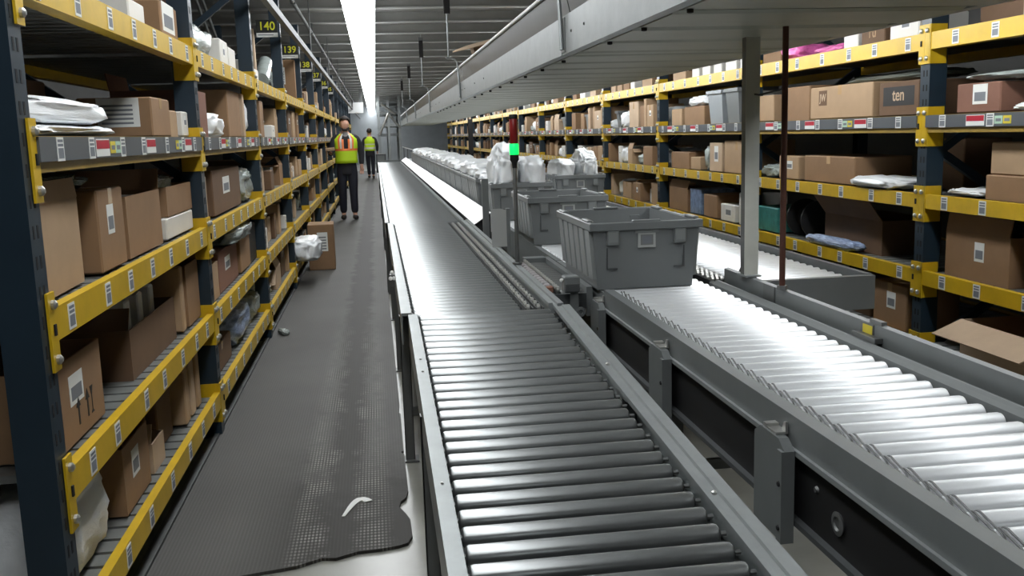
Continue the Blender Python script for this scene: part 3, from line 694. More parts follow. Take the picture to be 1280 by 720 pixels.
# leaning metal shelf frame on top of the left rack
o = thing('metal_frame', 'grey metal frame leaning back on the top left shelf', 'frame', (-1.22, 9.45, 1.979))
for q in (0, .28):
    b = MB(); b.tube([(-.05-q*.3, q, .016), (-.12-q*.3, q-1.3, .80)], .016, STEELD, 6); b.build('frame_rail', o)
for t in (.05, .95):
    b = MB(); b.tube([(-.05-.07*t, -1.3*t, .80*t), (-.134-.07*t, .28-1.3*t, .80*t)], .012, STEELD, 6); b.build('frame_rung', o)
# sloping carton and paper roll under the aisle signs
carton(-1.09, 12.2, 1.98, .34, .08, .50, 'brown', 'large brown cardboard panel standing on top shelf under sign 139', None, 0, False, 1, tape=False, lab=('side', .07, .2), name='cardboard_sheet')
H(L, 0, 7.7, 7.98, 0.16, .3, .06, 'white', 'white carton after the third left post on top shelf', tape=False, name='white_box')
H(L, 0, 8.08, 8.36, 0.12, .3, .06, 'white', 'low white carton on top shelf before the cardboard strip', tape=False, name='white_box')
b = MB(); b.cyl((-.98, 9.0, 2.052), (-1.00, 9.62, 2.25), .07, BAGC, 14); tag(b.build('paper_roll'), 'pale paper roll lying tilted on top shelf below sign 140', 'roll')
b = MB(); b.prism([(8.55, 1.98), (8.66, 1.98), (8.62, 2.40), (8.58, 2.46), (8.54, 2.40)], 'x', -1.0, -.97, TONES['pale brown']); tag(b.build('cardboard_strip', smooth=False), 'narrow pale cardboard strip standing on top shelf before sign 140', 'cardboard')

# aisle number signs
SIGNK = pm('sign_black', (22, 24, 20), .5); SIGNY = pm('sign_yellow', (214, 210, 40), .5)
for num, yy in ((140, 9.70), (139, 12.22), (138, 14.68), (137, 17.14), (136, 19.60), (135, 22.06)):
    o = thing('aisle_sign', 'black aisle sign with yellow number %d above the left rack' % num, 'sign', (-.97, yy, 2.585), 0, 'aisle number signs')
    b = MB(); b.box(-.10, .10, -.004, .004, -.045, .075, SIGNK); b.build('sign_plate', o, smooth=False)
    b = MB(); b.box(-.10, .10, -.006, .004, -.085, -.045, WHITE); b.box(-.085, .06, -.0068, -.006, -.068, -.060, INK); b.build('sign_strip', o, smooth=False)
    l = link('sign_number', text_mesh(str(num), .105, SIGNY, 'sign_number'), o, (0, -.0055, .015)); l.rotation_euler = (PI/2, 0, 0); l.scale = (1, 1.05, 1)
    b = MB(); b.box(-.10, -.085, .004, .10, -.02, .0, NAVY); b.build('sign_bracket', o, smooth=False)

# ------------------------------------------------------------------ conveyors
ZT = .76
def ztop(y): return ZT-.058*max(0, 4.1-y)
def roller_mesh(xa, xb, r, m, n=20, axle=True):
    b = MB(); L_ = xb-xa
    b.lathe((xa, 0, 0), (1, 0, 0), [(0, r*.72), (.004, r*.93), (.010, r), (L_-.010, r), (L_-.004, r*.93), (L_, r*.72)], m, n)
    if axle: b.cyl((xa-.018, 0, 0), (xb+.018, 0, 0), .006, STEELD, 6)
    me = b.mesh('roller')
    return me
def rail(root, name, prof, ya, yb, m, slope=False, label=None):
    b = MB(); b.prism(prof, 'y', ya, yb, m)
    if slope: b.v = [(x, y, z+ztop(y)) for x, y, z in b.v]
    o = b.build(name, root, smooth=False)
    o.location = -V3(root.location)
    if label: o['label'] = label
    return o
def part(root, name, b, smooth=True, label=None):
    o = b.build(name, root, smooth=smooth); o.location = -V3(root.location)
    if label: o['label'] = label
    return o
def legs(root, xs, ys, zt, m):
    for y in ys:
        for x in xs:
            b = MB(); b.box(x-.022, x+.022, y-.004, y+.004, 0.0, zt(y), m); b.box(x-.022, x-.018, y-.004, y+.04, 0.0, zt(y), m); b.box(x+.018, x+.022, y-.004, y+.04, 0.0, zt(y), m); b.box(x-.04, x+.04, y-.03, y+.06, 0, .008, m)
            part(root, 'leg', b, False)
        b = MB(); b.box(xs[0], xs[1], y, y+.02, .22, .26, m); part(root, 'cross_bar', b, False)

def set_rollers(root, me, ya, yb, pitch, r, slope=False):
    n = round((yb-ya)/pitch); pitch = (yb-ya)/n
    for k in range(n+1):
        y = ya+k*pitch
        o = link('roller', me, root, V3((0, y, (ztop(y) if slope else ZT)-r))-V3(root.location))
# A: near sloping section
A = thing('roller_conveyor', 'near dark roller conveyor section sloping down towards the camera', 'conveyor', (.43, 1.3, 0), 0, 'main conveyor sections')
set_rollers(A, roller_mesh(.148, .722, .024, ROLL), 1.36, 4.07, .0862, .024, True)
rail(A, 'side_rail', [(.102, .004), (.142, .004), (.142, -.004), (.108, -.004), (.108, -.13), (.135, -.13), (.135, -.136), (.102, -.136)], 1.25, 4.09, STEEL, True)
rail(A, 'side_rail', [(.738, .012), (.752, .012), (.756, .002), (.775, .002), (.779, .008), (.812, .008), (.812, -.14), (.738, -.14), (.738, -.132), (.800, -.132), (.800, -.006), (.738, -.006)], 1.25, 4.10, STEEL, True)
for y in (2.12, 3.2):
    b = MB(); b.lathe((.765, y, ztop(y)+.002), (0, 0, 1), [(0, .007), (.006, .007), (.009, .003)], BOLT, 8); part(A, 'bolt', b)
for y in (2.3, 3.25, 3.4):
    b = MB(); b.lathe((.122, y, ztop(y)+.004), (0, 0, 1), [(0, .005), (.004, .003)], BOLT, 8); part(A, 'bolt', b)
legs(A, (.118, .785), (1.6, 2.95), lambda y: ztop(y)-.05, STEELD)
b = MB(); b.box(.16, .72, 1.3, 4.05, .50, .505, GREYPD); b.v = [(x, y, z-.1*max(0, (4.1-y))/2.8) for x, y, z in b.v]; part(A, 'under_pan', b, False)
# B: middle section with skate wheels along the right side
Bc = thing('roller_conveyor', 'middle roller conveyor section with two lines of skate wheels along its right', 'conveyor', (.43, 4.1, 0), 0, 'main conveyor sections')
set_rollers(Bc, roller_mesh(.128, .600, .0245, ROLL), 4.155, 8.5, .0862, .0245)
rail(Bc, 'side_rail', [(.072, .768), (.118, .768), (.118, .755), (.078, .755), (.078, .63), (.072, .63)], 4.10, 8.56, STEEL)
rail(Bc, 'side_rail', [(.722, .775), (.740, .775), (.744, .764), (.760, .764), (.764, .772), (.790, .772), (.790, .62), (.722, .62)], 4.12, 8.56, STEEL)
wm = MB(); wm.lathe((-.009, 0, 0), (1, 0, 0), [(0, .016), (.003, .019), (.015, .019), (.018, .016)], BOLT, 12); WHEEL = wm.mesh('skate_wheel')
for x in (.640, .688):
    for k in range(48): link('skate_wheel', WHEEL, Bc, (x-.43, .10+k*.09, .742))
    for s in (-1, 1):
        b = MB(); b.box(x+s*.016-.002, x+s*.016+.002, 4.14, 8.5, .70, .752, STEELD); part(Bc, 'wheel_bracket', b, False)
b = MB(); b.box(.604, .720, 4.14, 8.5, .66, .70, GREYPD); part(Bc, 'under_pan', b, False)
b = MB(); b.box(.128, .60, 4.14, 8.5, .64, .66, GREYPD); part(Bc, 'under_pan', b, False)
b = MB(); b.box(.040, .066, 5.06, 5.12, .735, .80, STEELD)
for q in ((.053, 5.085, .81), (.044, 5.06, .782), (.062, 5.06, .782)): b.lathe(q, (0, -1, .2), [(0, .011), (.006, .011), (.009, .006)], WHITE, 10)
part(Bc, 'rail_sensor', b, label='little bracket with three white reflectors on the left rail')
legs(Bc, (.09, .765), (4.4, 6.2, 8.0), lambda y: .70, STEELD)
# C: far level sections
FARR = roller_mesh(.088, .716, .0245, ROLL, 14, False)
segs = [(8.6, 13.9), (13.95, 19.25), (19.3, 24.6), (24.65, 29.95)]
for k, (ya, yb) in enumerate(segs):
    o = thing('roller_conveyor', '%s level roller conveyor section beyond the skate wheels, towards the far end' % ORD[k], 'conveyor', (.43, ya, 0), 0, 'main conveyor sections')
    set_rollers(o, FARR, ya+.05, yb-.03, .0862, .0245)
    rail(o, 'side_rail', [(.050, .770), (.082, .770), (.082, .757), (.056, .757), (.056, .63), (.050, .63)], ya, yb, STEEL)
    rail(o, 'side_rail', [(.722, .772), (.752, .772), (.752, .62), (.722, .62)], ya, yb, STEEL)
    b = MB(); b.box(.09, .715, ya, yb, .64, .655, GREYPD); part(o, 'under_pan', b, False)
    legs(o, (.07, .74), (ya+.8, yb-.8), lambda y: .70, STEELD)
b = MB(); b.box(.05, .75, 30.0, 30.06, .55, .82, GREYP); b.box(.05, .09, 30.0, 30.06, 0, .55, GREYP); b.box(.71, .75, 30.0, 30.06, 0, .55, GREYP)
tag(b.build('end_stop', smooth=False), 'grey end stop plate closing the far end of the main conveyor', 'conveyor stop')
# white sloping guard beside it
g = thing('chain_guard', 'long white sloping guard along right side of the far main conveyor', 'guard', (.86, 8.05, 0))
b = MB(); b.prism([(.793, .774), (.935, .865), (.935, .858), (.793, .767)], 'y', 8.05, 31, WHITEP); b.box(.935, .940, 8.05, 31, .70, .865, WHITEP); part(g, 'guard_sheet', b, False)
b = MB(); b.prism([(.80, .64), (.934, .64), (.934, .853), (.80, .766)], 'y', 8.10, 31, BLACK); part(g, 'hollow_shade', b, False)  # solid black fill, stands in for the shade inside the hollow guard
for y in (9, 14, 20, 26):
    b = MB(); b.box(.85, .89, y, y+.04, 0, .64, STEELD); part(g, 'leg', b, False)

# D: bright roller lane with belts
Dc = thing('roller_conveyor', 'near bright zinc roller conveyor with drive belts, right of the dark one', 'conveyor', (1.33, 1.0, 0), 0, 'tote conveyor sections')
RB = .0265
set_rollers(Dc, roller_mesh(1.090, 1.590, RB, ROLLB, 24), 1.06, 5.58, .083, RB)
bm_ = MB()
for xx in (-.006, .006):
    pts = []
    for q in range(24):
        a = 2*PI*q/24; yy = (.0415 if math.cos(a) > 0 else -.0415)+math.cos(a)*(RB+.002)
        pts.append((xx+.010*(1 if yy > 0 else -1)*min(1, abs(yy)/.04), yy, math.sin(a)*(RB+.002)))
    bm_.tube(pts, .0024, pm('belt_grey', (92, 94, 94), .5), 6, True)
BELT = bm_.mesh('drive_belt')
k = 0; y = 1.06
while y < 4.3:
    link('drive_belt', BELT, Dc, (1.118-1.33, y+.0415-1.0, ZT-RB)); y += .083
def d_side(root, ya, yb):
    rail(root, 'side_rail', [(1.040, .773), (1.084, .773), (1.084, .765), (1.046, .765), (1.046, .757), (1.040, .757)], ya, 4.40, GREYP)
    rail(root, 'side_rail', [(1.040, .757), (1.074, .757), (1.074, .75), (1.046, .75), (1.046, .692), (1.040, .688)], ya, yb, GREYP)
    rail(root, 'side_lip', [(1.030, .690), (1.046, .690), (1.046, .676), (1.030, .676)], ya, yb, STEEL)
    rail(root, 'side_panel', [(1.052, .676), (1.058, .676), (1.058, .48), (1.052, .48)], ya, yb, BLACK)
    rail(root, 'lower_lip', [(1.032, .50), (1.052, .50), (1.052, .485), (1.032, .485)], ya, yb, GREYPD)
d_side(Dc, .95, 5.62)
rail(Dc, 'side_rail', [(1.602, .762), (1.616, .772), (1.628, .762), (1.640, .772), (1.650, .772), (1.650, .55), (1.602, .55)], .95, 4.52, GREYP)
rail(Dc, 'guard_rail', [(1.652, .74), (1.680, .74), (1.680, .828), (1.700, .832), (1.704, .828), (1.704, .70), (1.652, .70)], .95, 4.52, GREYP)
for y in (2.35, 3.40, 4.42):
    b = MB(); b.prism([(y-.10, .44), (y+.10, .44), (y+.10, .690), (y+.06, .715), (y-.06, .715), (y-.10, .690)], 'x', 1.000, 1.028, GREYP)
    b.box(.992, 1.0, y-.10, y-.07, .44, .69, GREYP)
    o = part(Dc, 'bracket_leg', b, False)
    b = MB(); b.box(1.004, 1.038, y-.035, y+.045, .716, .722, BOLT); b.prism([(y-.035, .722), (y-.01, .722), (y-.025, .748), (y-.035, .748)], 'x', 1.03, 1.037, BOLT); b.box(1.002, 1.036, y+.02, y+.045, .722, .730, BOLT)
    q = b.build('zinc_clip', o, smooth=False)
    b = MB(); b.lathe((.992, y-.085, .60), (-1, 0, 0), [(0, .008), (.004, .006)], SLOT, 8); b.lathe((.992, y-.085, .48), (-1, 0, 0), [(0, .008), (.004, .006)], SLOT, 8); b.build('bolt', o)
b = MB(); b.lathe((1.052, 2.05, .575), (-1, 0, 0), [(0, .026), (.006, .030), (.008, .018), (.003, .014)], STEELD, 18); part(Dc, 'shaft_port', b); b = MB(); b.lathe((1.052, 2.17, .615), (-1, 0, 0), [(0, .010), (.006, .007)], STEELD, 10); part(Dc, 'plug', b)
b = MB(); b.box(1.060, 1.60, .95, 5.6, .50, .52, GREYPD); part(Dc, 'under_pan', b, False)
b = MB(); b.box(1.684, 1.7045, 3.02, 3.10, .700, .842, STEELD); b.box(1.650, 1.679, 3.00, 3.16, .772, .79, STEELD); b.box(1.676, 1.680, 3.06, 3.15, .742, .826, STEELD); o = part(Dc, 'splice_plate', b, False)
b = MB(); b.box(1.6745, 1.676, 3.065, 3.13, .785, .82, pm('yellow_sticker', (214, 196, 60), .6)); b.box(1.6745, 1.676, 3.065, 3.13, .755, .785, INKB); b.build('warning_sticker', o, smooth=False)
b = MB(); b.box(1.674, 1.680, 3.90, 4.02, .745, .83, STEELD); part(Dc, 'splice_plate', b, False)
legs(Dc, (1.08, 1.62), (1.5, 3.4, 5.2), lambda y: .50, STEELD)
# D2: continuing lane under the row of totes
D2 = thing('roller_conveyor', 'bright roller lane carrying the row of grey totes away from the camera', 'conveyor', (1.33, 5.64, 0), 0, 'tote conveyor sections')
set_rollers(D2, roller_mesh(1.090, 1.590, RB, ROLLB, 14, False), 5.70, 13.9, .083, RB)
rail(D2, 'side_rail', [(1.040, .757), (1.074, .757), (1.074, .75), (1.046, .75), (1.046, .55), (1.040, .55)], 5.64, 14, GREYP)
rail(D2, 'side_rail', [(1.610, .757), (1.644, .757), (1.644, .55), (1.610, .55)], 5.64, 14, GREYP)
legs(D2, (1.07, 1.62), (6.5, 9, 12), lambda y: .60, STEELD)
D3 = thing('roller_conveyor', 'farthest roller lane under the distant bagged totes', 'conveyor', (1.33, 14.05, 0), 0, 'tote conveyor sections')
b = MB(); b.box(1.09, 1.59, 14.05, 34, .74, .76, ROLLB); part(D3, 'roller_bed', b, False)
rail(D3, 'side_rail', [(1.040, .757), (1.084, .757), (1.084, .55), (1.040, .55)], 14.05, 34, GREYP)
rail(D3, 'side_rail', [(1.596, .757), (1.644, .757), (1.644, .55), (1.596, .55)], 14.05, 34, GREYP)
legs(D3, (1.07, 1.62), (16, 20, 25, 30), lambda y: .60, STEELD)
# F: far right lane by the right rack
Fc = thing('roller_conveyor', 'bright roller conveyor beside the right rack ending in a grey plate', 'conveyor', (2.05, 4.34, 0), 0, 'right lane sections')
set_rollers(Fc, roller_mesh(1.765, 2.33, RB, ROLLB, 16, False), 4.42, 12.0, .083, RB)
b = MB(); b.box(1.725, 2.375, 4.33, 4.35, .62, .785, GREYP); b.box(1.725, 2.375, 4.35, 4.372, .775, .785, GREYP); part(Fc, 'end_plate', b, False)
rail(Fc, 'side_rail', [(1.725, .757), (1.755, .757), (1.755, .62), (1.725, .62)], 4.36, 12.1, GREYP)
rail(Fc, 'side_rail', [(2.345, .79), (2.375, .79), (2.375, .62), (2.345, .62)], 4.36, 12.1, GREYP)
b = MB(); b.box(1.76, 2.34, 4.4, 12.1, .63, .64, GREYPD); part(Fc, 'under_pan', b, False)
legs(Fc, (1.75, 2.35), (4.8, 7, 10), lambda y: .66, STEELD)
F2 = thing('roller_conveyor', 'distant continuation of the right lane behind the bagged totes', 'conveyor', (2.05, 12.15, 0), 0, 'right lane sections')
b = MB(); b.box(1.76, 2.34, 12.15, 34, .74, .76, ROLLB); part(F2, 'roller_bed', b, False)
rail(F2, 'side_rail', [(1.725, .757), (1.755, .757), (1.755, .62), (1.725, .62)], 12.15, 34, GREYP)
rail(F2, 'side_rail', [(2.345, .79), (2.375, .79), (2.375, .62), (2.345, .62)], 12.15, 34, GREYP)
legs(F2, (1.75, 2.35), (13, 18, 24, 30), lambda y: .66, STEELD)
# skate wheel transfer between the two bright lanes
T2 = thing('wheel_transfer', 'three lines of bright skate wheels between the front tote and right lane', 'conveyor', (1.68, 4.56, 0))
for x in (1.658, 1.682, 1.706):
    for k in range(16): link('skate_wheel', WHEEL, T2, (x-1.68, .06+k*.075+.02*(x > 1.65), .755))
    b = MB(); b.box(x-.0125, x-.010, 4.58, 5.8, .715, .752, BLACK); b.box(x+.010, x+.0125, 4.58, 5.8, .715, .752, BLACK); part(T2, 'wheel_bracket', b, False)
b = MB(); b.box(1.652, 1.70, 4.58, 5.8, .56, .60, GREYPD); b.box(1.65, 1.72, 4.6, 5.8, .69, .714, GREYPD); b.box(1.660, 1.69, 4.9, 4.94, 0, .69, STEELD); b.box(1.660, 1.69, 5.6, 5.64, 0, .69, STEELD); part(T2, 'frame', b, False)
kb = MB(); kb.prism([(1.72, .79), (1.80, .79), (1.785, .83), (1.77, .85), (1.745, .85), (1.735, .83)], 'y', 4.40, 4.46, BLACK); kb.box(1.73, 1.752, 4.40, 4.46, .776, .79, BLACK)
tag(kb.build('clamp_block', smooth=False), 'small black clamp block on the left rail of the right lane', 'clamp')
# spur between main conveyor and tote lane
S = thing('spur_conveyor', 'short spur of small rollers joining the main conveyor to the tote lane', 'conveyor', (.9, 4.5, 0))
SR = roller_mesh(.868, .985, .018, STEELD, 12, False)
for k in range(22): link('roller', SR, S, V3((0, 4.62+k*.05, .745-.018))-V3(S.location))
for k in range(13):
    b = MB(); b.cham(.800, .836, 4.60+k*.075, 4.64+k*.075, .735, .768, .006, TONES['reddish brown'] if k == 0 else pm('spur_block', (150, 146, 146), .5)); part(S, 'transfer_block', b, False)
for k in range(18): link('skate_wheel', WHEEL, S, V3((.853, 4.60+k*.062, .752))-V3(S.location))
b = MB(); b.box(.796, .80, 4.56, 5.72, .62, .735, GREYPD); b.box(.80, .99, 4.56, 4.58, .66, .735, GREYPD); b.box(.80, .99, 4.58, 5.72, .68, .70, GREYPD); b.box(.99, 1.02, 4.56, 5.78, .62, .765, GREYP); b.box(.86, .99, 5.71, 5.80, .70, .768, GREYP); b.box(.88, .91, 4.7, 4.73, 0, .68, STEELD); b.box(.88, .91, 5.5, 5.53, 0, .68, STEELD); part(S, 'frame', b, False)
ps = thing('photo_sensor', 'grey sensor box on a bracket where the spur meets the totes', 'sensor', (.9, 4.47, .62))
b = MB(); b.cham(.862, .938, 4.46, 4.54, .755, .835, .006, GREYP); b.cham(.866, .934, 4.452, 4.462, .76, .80, .003, GREYPD); part(ps, 'sensor_body', b, False)
b = MB(); b.box(.895, .935, 4.49, 4.50, 0, .755, GREYP); b.box(.86, .97, 4.48, 4.56, 0, .01, GREYP); part(ps, 'bracket', b, False)
b = MB(); b.lathe((.855, 4.49, .815), (-.6, -1, .2), [(0, .009), (.008, .009), (.011, .004)], WHITE, 10); part(ps, 'lens', b)
b = MB(); b.lathe((.945, 4.50, .655), (0, -1, 0), [(0, .024), (.012, .024), (.014, .012), (.008, .010)], GREYP, 16); part(ps, 'cable_port', b)
# upright guard plates left of the totes
pl = thing('guard_plate', 'light grey upright sheet plate at the bend beside the second tote', 'guard', (.79, 6.3, 0))
b = MB(); b.prism([(.735, .777), (.835, .777), (.835, 1.02), (.80, 1.03), (.735, 1.03)], 'y', 6.30, 6.306, pm('light_grey_plate', (172, 174, 172), .4, .2)); part(pl, 'plate', b, False)
b = MB(); b.box(.835, .86, 6.30, 6.34, .10, 1.03, GREYP); b.box(.82, .90, 6.28, 6.36, 0, .10, GREYP); part(pl, 'post', b, False)
pl = thing('guard_post', 'narrow grey post standing behind the upright sheet plate', 'post', (.83, 7.6, 0))
b = MB(); b.box(.82, .87, 7.6, 7.603, 0, 1.17, GREYP); b.box(.82, .823, 7.603, 7.63, 0, 1.17, GREYP); b.box(.867, .87, 7.603, 7.63, 0, 1.17, GREYP); part(pl, 'channel', b, False)
b = MB(); b.box(.81, .88, 7.58, 7.66, 0, .01, GREYP); part(pl, 'foot', b, False)
# stack light
s = thing('stack_light', 'red and green signal light on a grey pole, green lit', 'signal light', (.776, 5.43, .776))
def stl(n, z0, z1, r, m, lab=None): 
    b = MB(); b.lathe((.776, 5.43, z0), (0, 0, 1), [(0, r*.92), (.004, r), (z1-z0-.004, r), (z1-z0, r*.92)], m, 18); part(s, n, b, True, lab)
stl('pole', .78, 1.33, .0115, STEELD); stl('flange', .776, .788, .03, STEELD)
b = MB(); b.lathe((.776, 5.43, 1.325), (0, 0, 1), [(0, .013), (.03, .016), (.045, .025), (.075, .025)], BLACK, 18); part(s, 'base', b)
stl('green_lens', 1.40, 1.462, .027, pm('green_lamp', (20, 200, 110), .3, emit=(20, 255, 110), estr=1.1), 'lit green lens')
stl('red_lens', 1.462, 1.60, .023, pm('red_lamp_off', (120, 24, 26), .3), 'unlit red lens')
stl('cap', 1.60, 1.625, .024, BLACK)

# ------------------------------------------------------------------ totes
CACHE_TOTE = {}
def tote_meshes():
    hb = (.236, .385); ht = (.262, .415); H_ = .32; t = .010
    def ring(h, z, i): return [V3((a*(h[0]-i), c*(h[1]-i), z)) for a, c in ((-1, -1), (1, -1), (1, 1), (-1, 1))]
    b = MB(); R = [ring(hb, 0, 0), ring(ht, H_, 0), ring(ht, H_, t), ring(hb, t, t)]
    vs = sum(R, []); fs = [(3, 2, 1, 0)]
    for r in range(3): fs += [(r*4+i, r*4+(i+1) % 4, (r+1)*4+(i+1) % 4, (r+1)*4+i) for i in range(4)]
    fs += [(12, 13, 14, 15)]; b.add(vs, fs, TOTE)
    def wx(z): return hb[0]+(ht[0]-hb[0])*z/H_
    def wy(z): return hb[1]+(ht[1]-hb[1])*z/H_
    body = [('tote_body', b)]
    b = MB(); e = .016
    for (x0, x1, y0, y1) in ((-ht[0]-e, ht[0]+e, -ht[1]-e, -ht[1]+.004), (-ht[0]-e, ht[0]+e, ht[1]-.004, ht[1]+e), (-ht[0]-e, -ht[0]+.004, -ht[1], ht[1]), (ht[0]-.004, ht[0]+e, -ht[1], ht[1])):
        b.cham(x0, x1, y0, y1, H_-.034, H_+.006, .004, TOTE)
    for sx in (-1, 1):                       # raised hand grips at the corners of the rim
        for sy in (-1, 1): b.cham(sx*ht[0]-.014, sx*ht[0]+.014, sy*.30-.07, sy*.30+.07, H_+.002, H_+.016, .004, TOTE)
    for sy in (-1, 1): b.cham(-.07, .07, sy*ht[1]-.014, sy*ht[1]+.014, H_+.002, H_+.014, .004, TOTE)
    body.append(('rim', b))
    for sy in (-1, 1):                       # end walls: latch pads, moulded lines, label pocket
        for sx in (-1, 1):
            b = MB(); yy = sy*(wy(.25)+.006)
            b.cham(sx*.165-.030, sx*.165+.030, yy-.016, yy+.016, .215, .288, .005, TOTE); b.box(sx*.165-.022, sx*.165+.022, yy+sy*.0155-.001, yy+sy*.0155+.001, .232, .278, TOTEI)
            body.append(('latch_pad', b))
            b = MB()
            for (x0, x1, z0, z1) in ((sx*.19-.003, sx*.19+.003, .10, .215), (sx*.19-(.05 if sx > 0 else .003), sx*.19+(.05 if sx < 0 else .003), .097, .104)):
                ya = sy*(wy(.15)+.001); b.box(x0, x1, ya-.004, ya+.004, z0, z1, GREYPD)
            body.append(('moulded_line', b))
    b = MB(); ya = -(wy(.24)+.002); b.box(-.040, .046, ya-.006, ya+.006, .20, .27, pm('label_pocket', (176, 180, 178), .5)); b.box(-.028, .034, ya-.0075, ya-.006, .212, .262, pm('pocket_grey', (120, 122, 122), .6)); b.box(-.02, .026, ya-.0083, ya-.0075, .218, .255, INK)
    b.box(-.055, .06, ya-.010, ya+.006, .27, .288, TOTEI); body.append(('label_pocket', b))
    for sx in (-1, 1):
        for q in (-.335, -.20, -.07, .06, .19, .33):
            b = MB(); vs = []
            for z in (.05, .285):
                x = sx*wx(z)
                vs += [(x, q-.052, z), (x+sx*.016, q-.047, z), (x+sx*.016, q+.047, z), (x, q+.052, z)]
            b.add(vs, [(0, 1, 2, 3), (7, 6, 5, 4), (0, 4, 5, 1), (1, 5, 6, 2), (2, 6, 7, 3)], TOTEI); body.append(('side_rib', b))
    return [(n, b.mesh(n, False)) for n, b in body]
TM = tote_meshes()
def tote(x, y, z, label, sx=1.0, sy=1.0, simple=False):
    o = thing('tote', label, 'tote', (x, y, z), 0, 'grey plastic totes'); o.scale = (sx, sy, 1)
    for n, me in TM:
        if simple and n in ('moulded_line',): continue
        link(n, me, o)
    return o
tote(1.262, 4.86, ZT+.001, 'nearest empty grey tote with label pocket on the bright rollers')
tote(1.275, 6.80, ZT+.001, 'second empty grey tote just behind the nearest tote', 1, .95)
tote(1.255, 8.78, ZT+.001, 'grey tote piled with two white bags behind the signal light')
tote(2.03, 9.96, ZT+.001, 'grey tote with white bags on the right lane by the rack', .93)
BAGN = 'bags filling the totes'
bag(1.255-.125, 8.72, ZT+.25, .24, .74, .44, 'peaked white bag in left half of the tote behind signal light', BAGN, 'sack', BAGW, 1)
bag(1.255+.128, 8.76, ZT+.25, .235, .76, .31, 'wide white bag in right half of the tote behind signal light', BAGN, 'lump', BAGW, 6)
bag(2.03-.115, 9.96, ZT+.25, .22, .74, .24, 'white bag on the left in the right lane tote', BAGN, 'lump', BAGW, 7)
bag(2.03+.115, 9.94, ZT+.25, .22, .74, .34, 'peaked white bag on the right in the right lane tote', BAGN, 'sack', BAGW, 3)
y = 9.86
for k in range(20):
    tote(1.235, y, ZT+.001, 'grey tote with white bag, %s in the far row behind the signal light' % ORD[k], 1, 1, k > 3)
    bag(1.235, y, ZT+.25, .47, .79, .16+.03*((k*7) % 3), 'white bag in the %s tote of the far row behind signal light' % ORD[k], BAGN, 'lump', BAGW, k % 5+1)
    y += .875

